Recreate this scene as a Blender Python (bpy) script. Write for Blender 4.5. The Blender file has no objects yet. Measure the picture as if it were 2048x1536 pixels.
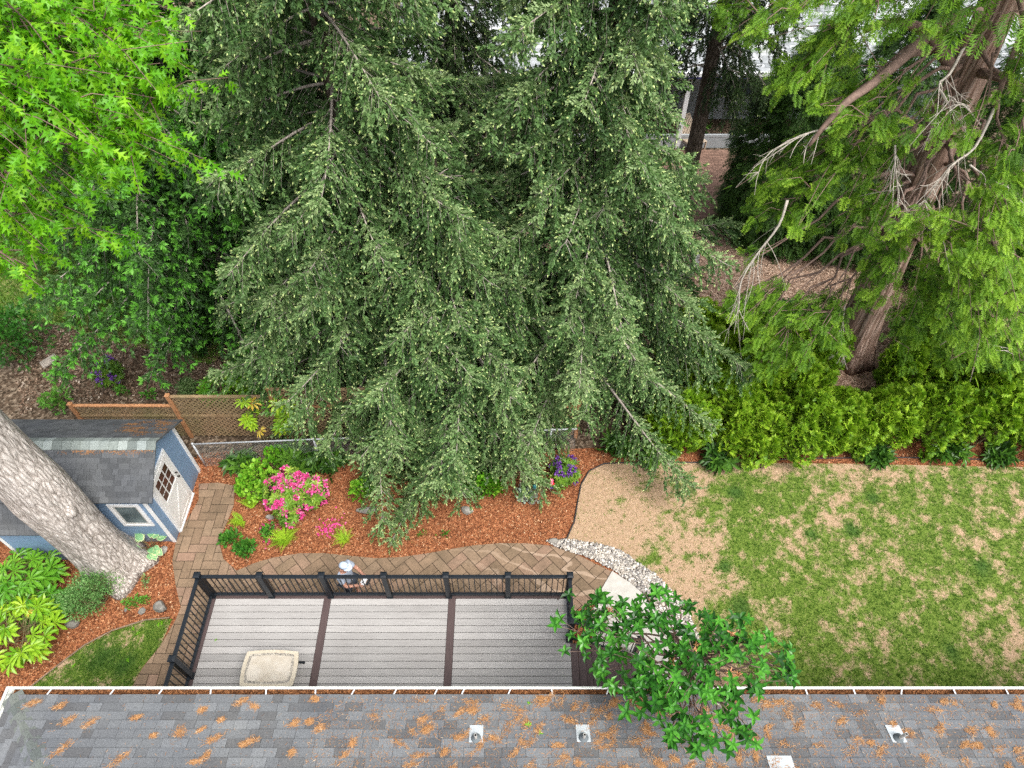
import bpy, bmesh, math, random
import numpy as np
from mathutils import Vector, Matrix
from mathutils.geometry import tessellate_polygon

scene = bpy.context.scene
R_ = math.radians
# ------------------------------------------------------------------ camera
CAM_Z, PITCH, FPX = 15.2, R_(50.6), 1420.0
cam_d = bpy.data.cameras.new("camera")
cam_d.sensor_width = 36.0
cam_d.lens = 36.0 * FPX / 2048.0
cam_d.clip_end = 1000.0
cam = bpy.data.objects.new("camera", cam_d)
scene.collection.objects.link(cam)
cam.location = (0, 0, CAM_Z)
cam.rotation_euler = (math.pi / 2 - PITCH, 0, 0)
scene.camera = cam
# ------------------------------------------------------------------ sky and sun (bright overcast day)
SUN_EL, SUN_AZ = R_(60), math.atan2(0.40, -0.42)
world = bpy.data.worlds.new("World")
scene.world = world
world.use_nodes = True
wt = world.node_tree
wt.nodes.clear()
wo = wt.nodes.new("ShaderNodeOutputWorld")
wb = wt.nodes.new("ShaderNodeBackground")
ws = wt.nodes.new("ShaderNodeTexSky")
wh = wt.nodes.new("ShaderNodeHueSaturation")
ws.sky_type = 'NISHITA'
ws.sun_disc = False
ws.sun_elevation = SUN_EL
ws.sun_rotation = SUN_AZ
ws.air_density = 1.0
ws.dust_density = 4.0
wh.inputs['Saturation'].default_value = 0.30
wb.inputs['Strength'].default_value = 0.15
wt.links.new(ws.outputs[0], wh.inputs['Color'])
wt.links.new(wh.outputs[0], wb.inputs['Color'])
wt.links.new(wb.outputs[0], wo.inputs[0])
sun_d = bpy.data.lights.new("sun", 'SUN')
sun_d.energy = 1.25
sun_d.angle = R_(28)
sun_d.color = (1.0, 0.965, 0.91)
sun = bpy.data.objects.new("sun", sun_d)
scene.collection.objects.link(sun)
sv = Vector((math.sin(SUN_AZ) * math.cos(SUN_EL), math.cos(SUN_AZ) * math.cos(SUN_EL), math.sin(SUN_EL)))
sun.rotation_euler = sv.to_track_quat('Z', 'Y').to_euler()
sun.location = sv * 60
scene.view_settings.view_transform = 'Standard'
scene.view_settings.look = 'None'
scene.view_settings.exposure = 1.14
scene.view_settings.gamma = 1.0
scene.render.engine = 'CYCLES'
scene.cycles.use_denoising = False
scene.cycles.max_bounces = 6
scene.cycles.diffuse_bounces = 3
scene.cycles.transmission_bounces = 4
scene.cycles.transparent_max_bounces = 8
scene.cycles.caustics_reflective = False
scene.cycles.caustics_refractive = False

# ------------------------------------------------------------------ geometry of the view (pixel of the 2048 photo -> real place)
cp, sp = math.cos(PITCH), math.sin(PITCH)
def ray(px, py):
    r, u = (px - 1024) / FPX, -(py - 768) / FPX
    return np.array([r, cp + u * sp, -sp + u * cp])
def at(px, py, z=0.0):
    d = ray(px, py); k = (z - CAM_Z) / d[2]
    return np.array([d[0] * k, d[1] * k, z])
def aty(px, py, y):
    d = ray(px, py); k = y / d[1]
    return np.array([d[0] * k, y, CAM_Z + d[2] * k])
def atz(px, py, depth):
    d = ray(px, py)
    return np.array([0, 0, CAM_Z]) + d * depth
def poly(pts, z=0.0):
    return [tuple(at(a, b, z)[:2]) for a, b in pts]

# ------------------------------------------------------------------ names and labels
col = scene.collection
def tag(o, label=None, cat=None, group=None, kind=None):
    if label: o["label"] = label
    if cat: o["category"] = cat
    if group: o["group"] = group
    if kind: o["kind"] = kind
    return o
def thing(name, label, cat, loc=(0, 0, 0), group=None):
    o = bpy.data.objects.new(name, None)
    o.empty_display_size = 0.2
    col.objects.link(o)
    o.location = tuple(float(v) for v in loc)
    return tag(o, label, cat, group)
def origin_of(o):
    v = Vector((0, 0, 0))
    while o is not None:
        v = v + o.location; o = o.parent
    return np.array(v)

# ------------------------------------------------------------------ mesh builder
class MB:
    def __init__(self):
        self.V = []; self.F = []; self.n = 0
    def add(self, V, F, mat=0, rnd=0.5, smooth=False):
        V = np.asarray(V, dtype=np.float64).reshape(-1, 3)
        r = np.broadcast_to(np.asarray(rnd, dtype=np.float32), (len(V),))
        self.V.append((V, r))
        if isinstance(F, np.ndarray):
            groups = [F]
        else:
            by = {}
            for f in F: by.setdefault(len(f), []).append(f)
            groups = [np.array(g) for g in by.values()]
        for g in groups:
            self.F.append((g + self.n, mat, smooth))
        self.n += len(V)
        return self
    def inst(self, proto, Rm, T, rnd, mat=0, smooth=False, jitter=0.0):
        pv, pf, pr = proto
        N = len(T)
        if N == 0: return self
        V = np.einsum('nij,vj->nvi', Rm, pv) + T[:, None, :]
        nv = len(pv)
        F = (pf[None] + (np.arange(N) * nv)[:, None, None]).reshape(-1, pf.shape[1])
        r = np.clip(np.asarray(rnd)[:, None] + pr[None, :], 0, 1)
        return self.add(V.reshape(-1, 3), F, mat, r.reshape(-1), smooth)
    def box(self, lo, hi, mat=0, rnd=0.5):
        x0, y0, z0 = lo; x1, y1, z1 = hi
        V = [(x0,y0,z0),(x1,y0,z0),(x1,y1,z0),(x0,y1,z0),(x0,y0,z1),(x1,y0,z1),(x1,y1,z1),(x0,y1,z1)]
        return self.add(V, np.array(BOXF), mat, rnd)
    def obox(self, c, ax, ay, az, mat=0, rnd=0.5):
        c, ax, ay, az = map(np.asarray, (c, ax, ay, az))
        V = [c+sx*ax+sy*ay+sz*az for sz in (-1,1) for sx,sy in ((-1,-1),(1,-1),(1,1),(-1,1))]
        return self.add(V, np.array(BOXF), mat, rnd)
    def tube(self, pts, rad, k=8, mat=0, rnd=0.5, smooth=True, cap=True):
        pts = np.asarray(pts, dtype=float); rad = np.broadcast_to(np.asarray(rad, dtype=float), (len(pts),))
        tubes(self, pts[None], rad[None], k, mat, np.array([rnd]), smooth)
        if cap:
            n = len(pts)
            self.F.append((np.array([list(range(k))[::-1]]) + self.n - n * k, mat, False))
            self.F.append((np.array([list(range(k))]) + self.n - k, mat, False))
        return self
    def build(self, name, mats, parent=None, bevel=0.0):
        me = bpy.data.meshes.new(name)
        if self.n:
            V = np.concatenate([v for v, r in self.V]); r = np.concatenate([r for v, r in self.V])
            if parent is not None: V = V - origin_of(parent)
            loops = np.concatenate([f.ravel() for f, m, s in self.F])
            sizes = np.concatenate([np.full(len(f), f.shape[1]) for f, m, s in self.F])
            mi = np.concatenate([np.full(len(f), m) for f, m, s in self.F])
            sm = np.concatenate([np.full(len(f), s) for f, m, s in self.F])
            me.vertices.add(len(V)); me.loops.add(len(loops)); me.polygons.add(len(sizes))
            me.vertices.foreach_set('co', V.astype(np.float32).ravel())
            me.loops.foreach_set('vertex_index', loops.astype(np.int32))
            me.polygons.foreach_set('loop_start', np.concatenate([[0], np.cumsum(sizes)[:-1]]).astype(np.int32))
            me.polygons.foreach_set('material_index', mi.astype(np.int32))
            me.polygons.foreach_set('use_smooth', sm.astype(bool))
            a = me.attributes.new('rnd', 'FLOAT', 'POINT')
            a.data.foreach_set('value', r.astype(np.float32))
            me.update(calc_edges=True)
        for m in (mats if isinstance(mats, (list, tuple)) else [mats]): me.materials.append(m)
        o = bpy.data.objects.new(name, me)
        col.objects.link(o)
        if parent is not None: o.parent = parent
        if bevel:
            b = o.modifiers.new('bevel', 'BEVEL'); b.width = bevel; b.segments = 2; b.limit_method = 'ANGLE'
        return o
BOXF = [(0,3,2,1),(4,5,6,7),(0,1,5,4),(1,2,6,5),(2,3,7,6),(3,0,4,7)]

def tubes(mb, P, Rd, k, mat, rnd, smooth=True):
    """B tubes of n points: P (B,n,3), Rd (B,n)"""
    B, n, _ = P.shape
    if B == 0: return
    T = np.gradient(P, axis=1)
    T /= np.linalg.norm(T, axis=2, keepdims=True) + 1e-9
    mt = T.mean(axis=1)
    ref = np.where((np.abs(mt[:, 2]) > 0.8)[:, None], np.array([1.0, 0, 0]), np.array([0, 0, 1.0]))
    A = np.cross(T, ref[:, None, :]); A /= np.linalg.norm(A, axis=2, keepdims=True) + 1e-9
    Bn = np.cross(T, A)
    an = np.arange(k) / k * 2 * np.pi
    ring = A[:, :, None, :] * np.cos(an)[None, None, :, None] + Bn[:, :, None, :] * np.sin(an)[None, None, :, None]
    V = P[:, :, None, :] + ring * Rd[:, :, None, None]
    i = np.arange(n - 1)[:, None] * k; j = np.arange(k)[None, :]; j2 = (j + 1) % k
    f = np.stack([i + j, i + j2, i + k + j2, i + k + j], axis=-1).reshape(-1, 4)
    F = (f[None] + (np.arange(B) * n * k)[:, None, None]).reshape(-1, 4)
    mb.add(V.reshape(-1, 3), F, mat, np.repeat(rnd, n * k), smooth)

def nrm(v):
    v = np.asarray(v, dtype=float)
    return v / (np.linalg.norm(v, axis=-1, keepdims=True) + 1e-9)
def frames(D, S, rng, up=None, roll=None, W=None):
    """rotation*scale matrices: proto +Y along D, +Z towards up (or random)"""
    D = nrm(D); N = len(D)
    if up is None: up = rng.normal(size=(N, 3))
    up = np.broadcast_to(up, (N, 3)) + rng.normal(size=(N, 3)) * 1e-3
    X = nrm(np.cross(D, up)); Z = np.cross(X, D)
    S = np.broadcast_to(np.asarray(S, dtype=float), (N,))
    Wd = S if W is None else S * W
    return np.stack([X * Wd[:, None], D * S[:, None], Z * Wd[:, None]], axis=2)

# ------------------------------------------------------------------ smooth value noise for real patchiness
def vnoise(x, y, seed=0):
    rs = np.random.RandomState(seed); tab = rs.rand(256, 256)
    x = np.asarray(x, dtype=float) + 100; y = np.asarray(y, dtype=float) + 100
    xi = np.floor(x).astype(int); yi = np.floor(y).astype(int)
    fx = x - xi; fy = y - yi
    fx = fx * fx * (3 - 2 * fx); fy = fy * fy * (3 - 2 * fy)
    g = lambda a, b: tab[a % 256, b % 256]
    return (g(xi, yi) * (1 - fx) + g(xi + 1, yi) * fx) * (1 - fy) + (g(xi, yi + 1) * (1 - fx) + g(xi + 1, yi + 1) * fx) * fy
def fbm(x, y, seed=0, o=4):
    s = 0; a = 0.5; t = 0
    for i in range(o):
        s = s + a * vnoise(x * 2 ** i, y * 2 ** i, seed + i); t += a; a *= 0.55
    return s / t

def inside(poly_, X, Y):
    X = np.asarray(X); Y = np.asarray(Y); c = np.zeros(X.shape, bool); n = len(poly_)
    for i in range(n):
        x1, y1 = poly_[i]; x2, y2 = poly_[(i + 1) % n]
        if y1 == y2: continue
        h = ((y1 > Y) != (y2 > Y)) & (X < (x2 - x1) * (Y - y1) / (y2 - y1) + x1)
        c ^= h
    return c
def clip(subj, conv):
    out = list(subj); n = len(conv)
    for i in range(n):
        ax, ay = conv[i]; bx, by = conv[(i + 1) % n]
        inp, out = out, []
        if not inp: break
        sd = [(bx - ax) * (q[1] - ay) - (by - ay) * (q[0] - ax) for q in inp]
        for j in range(len(inp)):
            p, q = inp[j - 1], inp[j]; sp_, sq = sd[j - 1], sd[j]
            if (sp_ >= 0) != (sq >= 0):
                t = sp_ / (sp_ - sq); out.append((p[0] + t * (q[0] - p[0]), p[1] + t * (q[1] - p[1])))
            if sq >= 0: out.append(q)
    return out
def area2(p):
    return 0.5 * sum(p[i - 1][0] * p[i][1] - p[i][0] * p[i - 1][1] for i in range(len(p)))
def smooth_poly(pts, it=2):
    for _ in range(it):
        q = []
        for i in range(len(pts)):
            a, b = np.array(pts[i]), np.array(pts[(i + 1) % len(pts)])
            q += [tuple(a * .75 + b * .25), tuple(a * .25 + b * .75)]
        pts = q
    return pts
def sheet(mb, pts, z, mat=0, rnd=0.5):
    if area2(pts) < 0: pts = pts[::-1]
    V = [(x, y, z) for x, y in pts]
    tr = tessellate_polygon([[Vector(v) for v in V]])
    F = []
    for t in tr:
        a, b, c = (np.array(V[i][:2]) for i in t)
        F.append(tuple(t) if (b - a)[0] * (c - a)[1] - (b - a)[1] * (c - a)[0] > 0 else tuple(t)[::-1])
    mb.add(V, F, mat, rnd)
def scatter(polyg, n, rng):
    p = np.array(polyg); lo, hi = p.min(0), p.max(0)
    out = np.zeros((0, 2))
    while len(out) < n:
        q = rng.random((n * 2, 2)) * (hi - lo) + lo
        out = np.concatenate([out, q[inside(polyg, q[:, 0], q[:, 1])]])
    return out[:n]

# ------------------------------------------------------------------ materials
class NT:
    def __init__(self, name):
        self.m = bpy.data.materials.new(name); self.m.use_nodes = True
        self.t = self.m.node_tree; self.t.nodes.clear()
        self.out = self.t.nodes.new('ShaderNodeOutputMaterial')
    def n(self, typ, props=None, **ins):
        nd = self.t.nodes.new('ShaderNode' + typ)
        for k, v in (props or {}).items(): setattr(nd, k, v)
        for k, v in ins.items():
            key = int(k[1:]) if k[0] == 'i' and k[1:].isdigit() else k.replace('_', ' ')
            s = nd.inputs[key]
            if hasattr(v, 'is_output') or isinstance(v, bpy.types.NodeSocket): self.t.links.new(v, s)
            else: s.default_value = v
        return nd
    def ramp(self, fac, stops, interp='LINEAR'):
        nd = self.t.nodes.new('ShaderNodeValToRGB'); cr = nd.color_ramp; cr.interpolation = interp
        while len(cr.elements) < len(stops): cr.elements.new(0.5)
        for e, (p, c) in zip(cr.elements, stops):
            e.position = p; e.color = (*c, 1) if len(c) == 3 else c
        self.t.links.new(fac, nd.inputs[0]); return nd.outputs[0]
    def mix(self, fac, a, b, mode='MIX'):
        nd = self.t.nodes.new('ShaderNodeMix'); nd.data_type = 'RGBA'; nd.blend_type = mode
        for s, v in ((nd.inputs[0], fac), (nd.inputs[6], a), (nd.inputs[7], b)):
            if isinstance(v, bpy.types.NodeSocket): self.t.links.new(v, s)
            else: s.default_value = (*v, 1) if isinstance(v, tuple) and len(v) == 3 else v
        return nd.outputs[2]
    def attr(self, name='rnd'):
        return self.n('Attribute', {'attribute_name': name}).outputs['Fac']
    def co(self, scale=(1, 1, 1), rot=(0, 0, 0)):
        tc = self.n('TexCoord').outputs['Object']
        mp = self.n('Mapping', None, Vector=tc); mp.inputs['Scale'].default_value = scale; mp.inputs['Rotation'].default_value = rot
        return mp.outputs[0]
    def noise(self, vec, scale, detail=4, rough=.55):
        return self.n('TexNoise', None, Vector=vec, Scale=scale, Detail=detail, Roughness=rough).outputs['Fac']
    def bump(self, h, strength=.3, dist=.01):
        return self.n('Bump', None, Height=h, Strength=strength, Distance=dist).outputs[0]
    def pbsdf(self, color, rough=.7, bump=None, spec=.3, metal=0.0, **kw):
        b = self.n('BsdfPrincipled')
        for key, v in (('Base Color', color), ('Roughness', rough), ('Specular IOR Level', spec), ('Metallic', metal)):
            if isinstance(v, bpy.types.NodeSocket): self.t.links.new(v, b.inputs[key])
            else: b.inputs[key].default_value = (*v, 1) if isinstance(v, tuple) and len(v) == 3 else v
        if bump is not None: self.t.links.new(bump, b.inputs['Normal'])
        return b
    def done(self, b):
        self.t.links.new(b.outputs[0], self.out.inputs[0]); return self.m

def leaf_mat(name, stops, rough=.5, trans=.3, tcol=None, spec=.35):
    t = NT(name)
    c = t.ramp(t.attr(), stops)
    b = t.pbsdf(c, rough, spec=spec)
    tr = t.n('BsdfTranslucent')
    c2 = t.mix(1.0, c, tcol or (1.0, 1.0, .55), 'MULTIPLY')
    t.t.links.new(c2, tr.inputs[0])
    ms = t.n('MixShader'); ms.inputs[0].default_value = trans
    t.t.links.new(b.outputs[0], ms.inputs[1]); t.t.links.new(tr.outputs[0], ms.inputs[2])
    t.t.links.new(ms.outputs[0], t.out.inputs[0])
    return t.m
def plain(name, color, rough=.6, var=.25, scale=8, bump=.15, spec=.3, metal=0.0, dist=.004, sc=(1, 1, 1)):
    t = NT(name)
    co = t.co(sc); f = t.noise(co, scale, 6, .6)
    a = t.attr()
    dk = tuple(v * (1 - var) for v in color); lt = tuple(min(1, v * (1 + var)) for v in color)
    c = t.ramp(f, [(.3, dk), (.7, lt)])
    c = t.mix(1.0, c, t.ramp(a, [(0, (.78,) * 3), (1, (1.2,) * 3)]), 'MULTIPLY')
    return t.done(t.pbsdf(c, rough, t.bump(f, bump, dist), spec, metal))
def bark_mat(name, dark, mid, light, scale=5, stretch=.18, strength=.9, dist=.05):
    t = NT(name)
    co = t.co((1, 1, stretch))
    w = t.n('TexNoise', None, Vector=co, Scale=2.0, Detail=3.0).outputs['Color']
    co2 = t.mix(.12, co, w, 'ADD')
    v = t.n('TexVoronoi', {'feature': 'DISTANCE_TO_EDGE'}, Vector=co2, Scale=scale * 1.7).outputs['Distance']
    f = t.noise(co2, scale * 2, 8, .68)
    h = t.n('Math', {'operation': 'MULTIPLY_ADD'}, i0=v, i1=1.2, i2=f).outputs[0]
    big = t.noise(t.co((1, 1, .5)), 1.3, 3)
    c = t.ramp(h, [(.30, dark), (.55, mid), (.85, light)])
    c = t.mix(1.0, c, t.ramp(big, [(.3, (.72, .72, .7)), (.7, (1.15, 1.13, 1.1))]), 'MULTIPLY')
    return t.done(t.pbsdf(c, .85, t.bump(h, strength, dist), .15))

G = {}
# Norway spruce: dull dark green needles, lit bough tops painted in paler; pale buds
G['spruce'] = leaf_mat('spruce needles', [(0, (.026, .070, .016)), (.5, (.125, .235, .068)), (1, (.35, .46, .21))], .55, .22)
G['bud'] = leaf_mat('spruce bud', [(0, (.42, .56, .16)), (1, (.68, .78, .36))], .5, .3)
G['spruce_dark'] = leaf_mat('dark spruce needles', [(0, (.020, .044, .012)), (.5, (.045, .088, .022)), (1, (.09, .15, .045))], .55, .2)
G['fir'] = leaf_mat('fir needles', [(0, (.025, .070, .016)), (.5, (.065, .155, .036)), (1, (.13, .27, .07))], .55, .22)
G['firtip'] = leaf_mat('fir new growth', [(0, (.09, .32, .025)), (1, (.22, .56, .08))], .5, .3)
G['cedar'] = leaf_mat('cedar fronds', [(0, (.035, .10, .008)), (.5, (.14, .30, .016)), (1, (.33, .52, .04))], .5, .3)
G['cedar_dark'] = leaf_mat('dark cedar fronds', [(0, (.02, .06, .010)), (.5, (.055, .13, .018)), (1, (.10, .21, .03))], .5, .25)
G['hinoki'] = leaf_mat('cypress fans', [(0, (.06, .15, .008)), (.5, (.19, .37, .016)), (1, (.38, .56, .04))], .5, .25)
G['oak'] = leaf_mat('oak leaf', [(0, (.05, .20, .006)), (.5, (.13, .40, .008)), (1, (.30, .58, .02))], .42, .4)
G['glossy'] = leaf_mat('glossy evergreen leaf', [(0, (.012, .055, .009)), (.5, (.034, .16, .016)), (1, (.11, .36, .04))], .36, .2, spec=.42)
G['fatsia'] = leaf_mat('fatsia leaf', [(0, (.07, .22, .012)), (.5, (.20, .42, .02)), (.92, (.42, .60, .04)), (1, (.75, .45, .09))], .35, .3)
G['fatsia_green'] = leaf_mat('green fatsia leaf', [(0, (.03, .13, .015)), (.5, (.09, .29, .02)), (1, (.24, .48, .04))], .35, .3)
G['boxleaf'] = leaf_mat('small shrub leaf', [(0, (.05, .15, .04)), (.5, (.12, .29, .07)), (1, (.30, .48, .18))], .4, .25)
G['hydr'] = leaf_mat('hydrangea leaf', [(0, (.05, .22, .01)), (.5, (.13, .40, .02)), (1, (.36, .62, .06))], .45, .3)
G['rhodo'] = leaf_mat('rhododendron leaf', [(0, (.05, .14, .015)), (.5, (.14, .28, .03)), (1, (.38, .50, .07))], .4, .25)
G['pink'] = leaf_mat('pink petal', [(0, (.62, .03, .20)), (.5, (.85, .08, .36)), (1, (.95, .36, .60))], .5, .3, (1, .7, .85))
G['purple'] = leaf_mat('purple petal', [(0, (.07, .02, .16)), (.5, (.17, .05, .34)), (1, (.38, .16, .62))], .5, .3, (.9, .7, 1))
G['violet'] = leaf_mat('magenta violet petal', [(0, (.22, .03, .34)), (1, (.55, .14, .72))], .5, .3, (.9, .7, 1))
G['fern'] = leaf_mat('fern frond', [(0, (.16, .34, .012)), (1, (.42, .62, .035))], .5, .35)
G['darkleaf'] = leaf_mat('dark laurel leaf', [(0, (.014, .050, .010)), (.5, (.04, .115, .016)), (1, (.12, .26, .03))], .35, .2)
G['cover'] = leaf_mat('ground cover leaf', [(0, (.025, .11, .015)), (.5, (.06, .22, .025)), (1, (.16, .40, .05))], .45, .25)
G['silver'] = leaf_mat('silver leaf', [(0, (.10, .22, .12)), (.5, (.38, .50, .40)), (1, (.62, .70, .62))], .5, .2)
G['hosta'] = leaf_mat('hosta leaf', [(0, (.12, .34, .13)), (.55, (.24, .46, .22)), (.62, (.66, .74, .40)), (1, (.74, .80, .48))], .45, .25)
G['whiteflower'] = leaf_mat('white petal', [(0, (.55, .62, .45)), (1, (.85, .86, .80))], .5, .3)
G['grass'] = leaf_mat('grass blade', [(0, (.05, .13, .02)), (.5, (.12, .25, .025)), (.75, (.22, .34, .05)), (1, (.50, .40, .22))], .5, .3)
G['red'] = plain('red enamel', (.62, .02, .025), .35, .1)
G['pinkm'] = plain('pink enamel', (.80, .22, .34), .4, .1)
G['bluem'] = plain('indigo enamel', (.10, .05, .32), .4, .1)

G['oakbark'] = bark_mat('oak bark', (.12, .10, .085), (.44, .395, .36), (.70, .65, .61), 8.5, .22, 1.0, .05)
G['cedarbark'] = bark_mat('cedar bark', (.07, .042, .031), (.25, .160, .122), (.44, .32, .265), 5.5, .07, 1.0, .06)
G['sprucebark'] = bark_mat('spruce bark', (.03, .022, .016), (.075, .058, .045), (.15, .12, .10), 7, .3)
G['twig'] = plain('pale grey twig', (.38, .33, .285), .85, .35, 14)
G['drytwig'] = plain('dry lichened twig', (.46, .41, .35), .85, .3, 14)
G['brownlimb'] = plain('brown limb bark', (.21, .14, .11), .85, .35, 14, .4)
G['stem'] = plain('green brown stem', (.16, .13, .06), .8, .3, 12)
# ================================================================== THE SETTING: ground sheets
rng = np.random.default_rng(7)
def soil_mat(name, a, b, c, scale, chips=90, seedrot=.3, bumpd=.03, stretch=(1, 1, 1)):
    t = NT(name); co = t.co(stretch, (0, 0, seedrot))
    v = t.n('TexVoronoi', None, Vector=co, Scale=chips)
    f = t.noise(co, scale, 7, .65); big = t.noise(co, .8, 4)
    cc = t.ramp(t.n('SeparateColor', None, Color=v.outputs['Color']).outputs[0], [(0, a), (.55, b), (1, c)])
    cc = t.mix(1.0, cc, t.ramp(f, [(.25, (.55,) * 3), (.75, (1.3,) * 3)]), 'MULTIPLY')
    cc = t.mix(1.0, cc, t.ramp(big, [(.3, (.8,) * 3), (.7, (1.12,) * 3)]), 'MULTIPLY')
    return t.done(t.pbsdf(cc, .95, t.bump(v.outputs['Distance'], .8, bumpd), .1))
G['soil'] = soil_mat('woodland litter', (.05, .035, .022), (.13, .09, .06), (.27, .21, .15), 6, 16)
G['barkyard'] = soil_mat('pale bark chips', (.22, .135, .09), (.44, .29, .21), (.62, .46, .35), 5, 20)
G['mulch'] = soil_mat('orange bark mulch', (.13, .045, .022), (.31, .115, .050), (.46, .19, .09), 7, 34)
mb = MB(); sheet(mb, [(-160, -60), (160, -60), (160, 240), (-160, 240)], -.02)
tag(mb.build('ground', G['soil']), kind='structure')
yard = [(2.0, 14.2), (4.2, 13.0), (7.2, 12.6), (9.0, 12.2), (12, 12.8), (15, 14), (17, 18), (13, 22.6), (3, 22.6), (-3, 21), (-3.5, 17), (0, 15)]
mb = MB(); sheet(mb, smooth_poly(yard), -.012); tag(mb.build('bark_yard', G['barkyard']), kind='structure')
mulch_pts = [(-20, 2.0), (20, 2.0), (20, 10.9), (12, 11.0), (8, 11.2), (3, 10.4), (-6, 9.95), (-7.6, 10.05), (-20, 10.2)]
mb = MB(); sheet(mb, mulch_pts, -.004); tag(mb.build('mulch_bed', G['mulch']), kind='structure')

# ---- lawns: grids with a real patchiness attribute
DARKSPOTS = [tuple(at(a, b)[:2]) + (r,) for a, b, r in ((1468,985,.28),(1700,1060,.30),(1620,1070,.22),(1962,1135,.30),(1450,1132,.22),(1380,985,.2),(1745,995,.22),(205,1318,.42),(250,1330,.3),(1480,1215,.3),(1900,1300,.25))]
def dryness(X, Y, main=True):
    X = np.asarray(X); Y = np.asarray(Y)
    n = fbm(X * .9, Y * .9, 3, 2) * .34 + fbm(X * 3.4, Y * 3.4, 11, 2) * .40 + fbm(X * 8.5, Y * 8.5, 17, 2) * .42
    if main:
        g = np.clip((5.2 - X) / 4.0, 0, 1) * .30 - np.clip((X - 3.4) / 2.6, 0, 1) * .105
        g = g + np.clip((6.0 - Y) / 2.2, 0, 1) * .13 * np.clip((8.5 - X) / 3, .35, 1) + np.clip((Y - 9.25) / .6, 0, 1) * .12
        g = g + np.where((X < 2.3) & (Y > 7.4), .16, 0)
        d = n - .560 + g
    else:
        d = n - .66 + np.clip((4.4 - Y) / 1.2, 0, 1) * .08
    d = np.clip(.5 + d * 2.1, 0, 1)
    dark = np.zeros_like(d)
    for a, b, r in DARKSPOTS:
        q = np.hypot(X - a, Y - b) / r + (fbm(X * 6, Y * 6, 21, 2) - .5) * .8
        dark = np.maximum(dark, np.clip(1.05 - q, 0, .8))
    return d * (1 - dark), dark
t = NT('lawn'); co = t.co(); at1, at2 = t.attr('dry'), t.attr('dark')
fine = t.noise(t.co((1, .55, 1), (0, 0, .2)), 42, 5, .7); mid = t.noise(co, 9, 5, .6)
green = t.ramp(fine, [(.25, (.055, .10, .016)), (.5, (.125, .19, .030)), (.75, (.23, .28, .065))])
green = t.mix(at2, green, t.ramp(fine, [(.3, (.028, .075, .016)), (.7, (.065, .14, .03))]))
tan = t.ramp(fine, [(.22, (.25, .165, .10)), (.5, (.41, .29, .195)), (.8, (.55, .42, .30))])
tan = t.mix(1.0, tan, t.ramp(mid, [(.3, (.9, .84, .78)), (.7, (1.06, 1.04, 1.0))]), 'MULTIPLY')
fa = t.n('Math', {'operation': 'MULTIPLY_ADD'}, i0=fine, i1=1.3, i2=at1).outputs[0]
fa = t.n('Math', {'operation': 'MULTIPLY_ADD'}, i0=mid, i1=.9, i2=fa).outputs[0]
fac = t.n('MapRange', None, Value=fa); fac.inputs[1].default_value = 1.42; fac.inputs[2].default_value = 1.86
c = t.mix(fac.outputs[0], green, tan)
G['lawn'] = t.done(t.pbsdf(c, .9, t.bump(fine, .7, .03), .1))
def grid_mesh(name, poly_, z, cell, main):
    p = np.array(poly_)
    if area2(poly_) < 0: poly_ = poly_[::-1]
    lo, hi = p.min(0), p.max(0)
    nx, ny = int((hi[0] - lo[0]) / cell) + 1, int((hi[1] - lo[1]) / cell) + 1
    xs, ys = lo[0] + np.arange(nx + 1) * cell, lo[1] + np.arange(ny + 1) * cell
    XX, YY = np.meshgrid(xs, ys, indexing='ij'); ins = inside(poly_, XX, YY)
    full = ins[:-1, :-1] & ins[1:, :-1] & ins[:-1, 1:] & ins[1:, 1:]
    part_ = (ins[:-1, :-1] | ins[1:, :-1] | ins[:-1, 1:] | ins[1:, 1:]) & ~full
    idx = np.arange((nx + 1) * (ny + 1)).reshape(nx + 1, ny + 1)
    i, j = np.where(full)
    F = np.stack([idx[i, j], idx[i + 1, j], idx[i + 1, j + 1], idx[i, j + 1]], 1)
    V = np.stack([XX.ravel(), YY.ravel(), np.full(XX.size, z)], 1)
    m = MB(); m.add(V, F)
    for a, b in zip(*np.where(part_)):
        q = clip(poly_, [(xs[a], ys[b]), (xs[a + 1], ys[b]), (xs[a + 1], ys[b + 1]), (xs[a], ys[b + 1])])
        if len(q) >= 3 and abs(area2(q)) > 1e-6: m.add([(x, y, z) for x, y in q], [tuple(range(len(q)))])
    o = m.build(name, G['lawn']); me = o.data
    co_ = np.zeros(len(me.vertices) * 3, np.float32); me.vertices.foreach_get('co', co_); co_ = co_.reshape(-1, 3)
    d, k = dryness(co_[:, 0], co_[:, 1], main)
    for nm, v in (('dry', d), ('dark', k)):
        me.attributes.new(nm, 'FLOAT', 'POINT').data.foreach_set('value', v.astype(np.float32))
    tag(o, kind='structure'); return o
lawn_pts = poly([(1128,1084),(1150,1045),(1157,1000),(1164,965),(1180,942),(1208,929),(1290,926),(1500,926),(1700,928),(2060,935)]) + [(14, 9.6), (14, 3.0)] + poly([(1440,1425),(1412,1330),(1392,1265),(1365,1208),(1310,1152),(1240,1104),(1190,1090)])
grid_mesh('lawn', lawn_pts, .010, .07, True)
side_pts = poly([(345,1238),(290,1242),(225,1264),(170,1292),(120,1330),(60,1378)]) + [(-7.2, 3.1), (-5.9, 3.1)] + poly([(262,1378),(285,1335),(322,1290)])
grid_mesh('side_lawn', side_pts, .010, .07, False)
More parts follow.
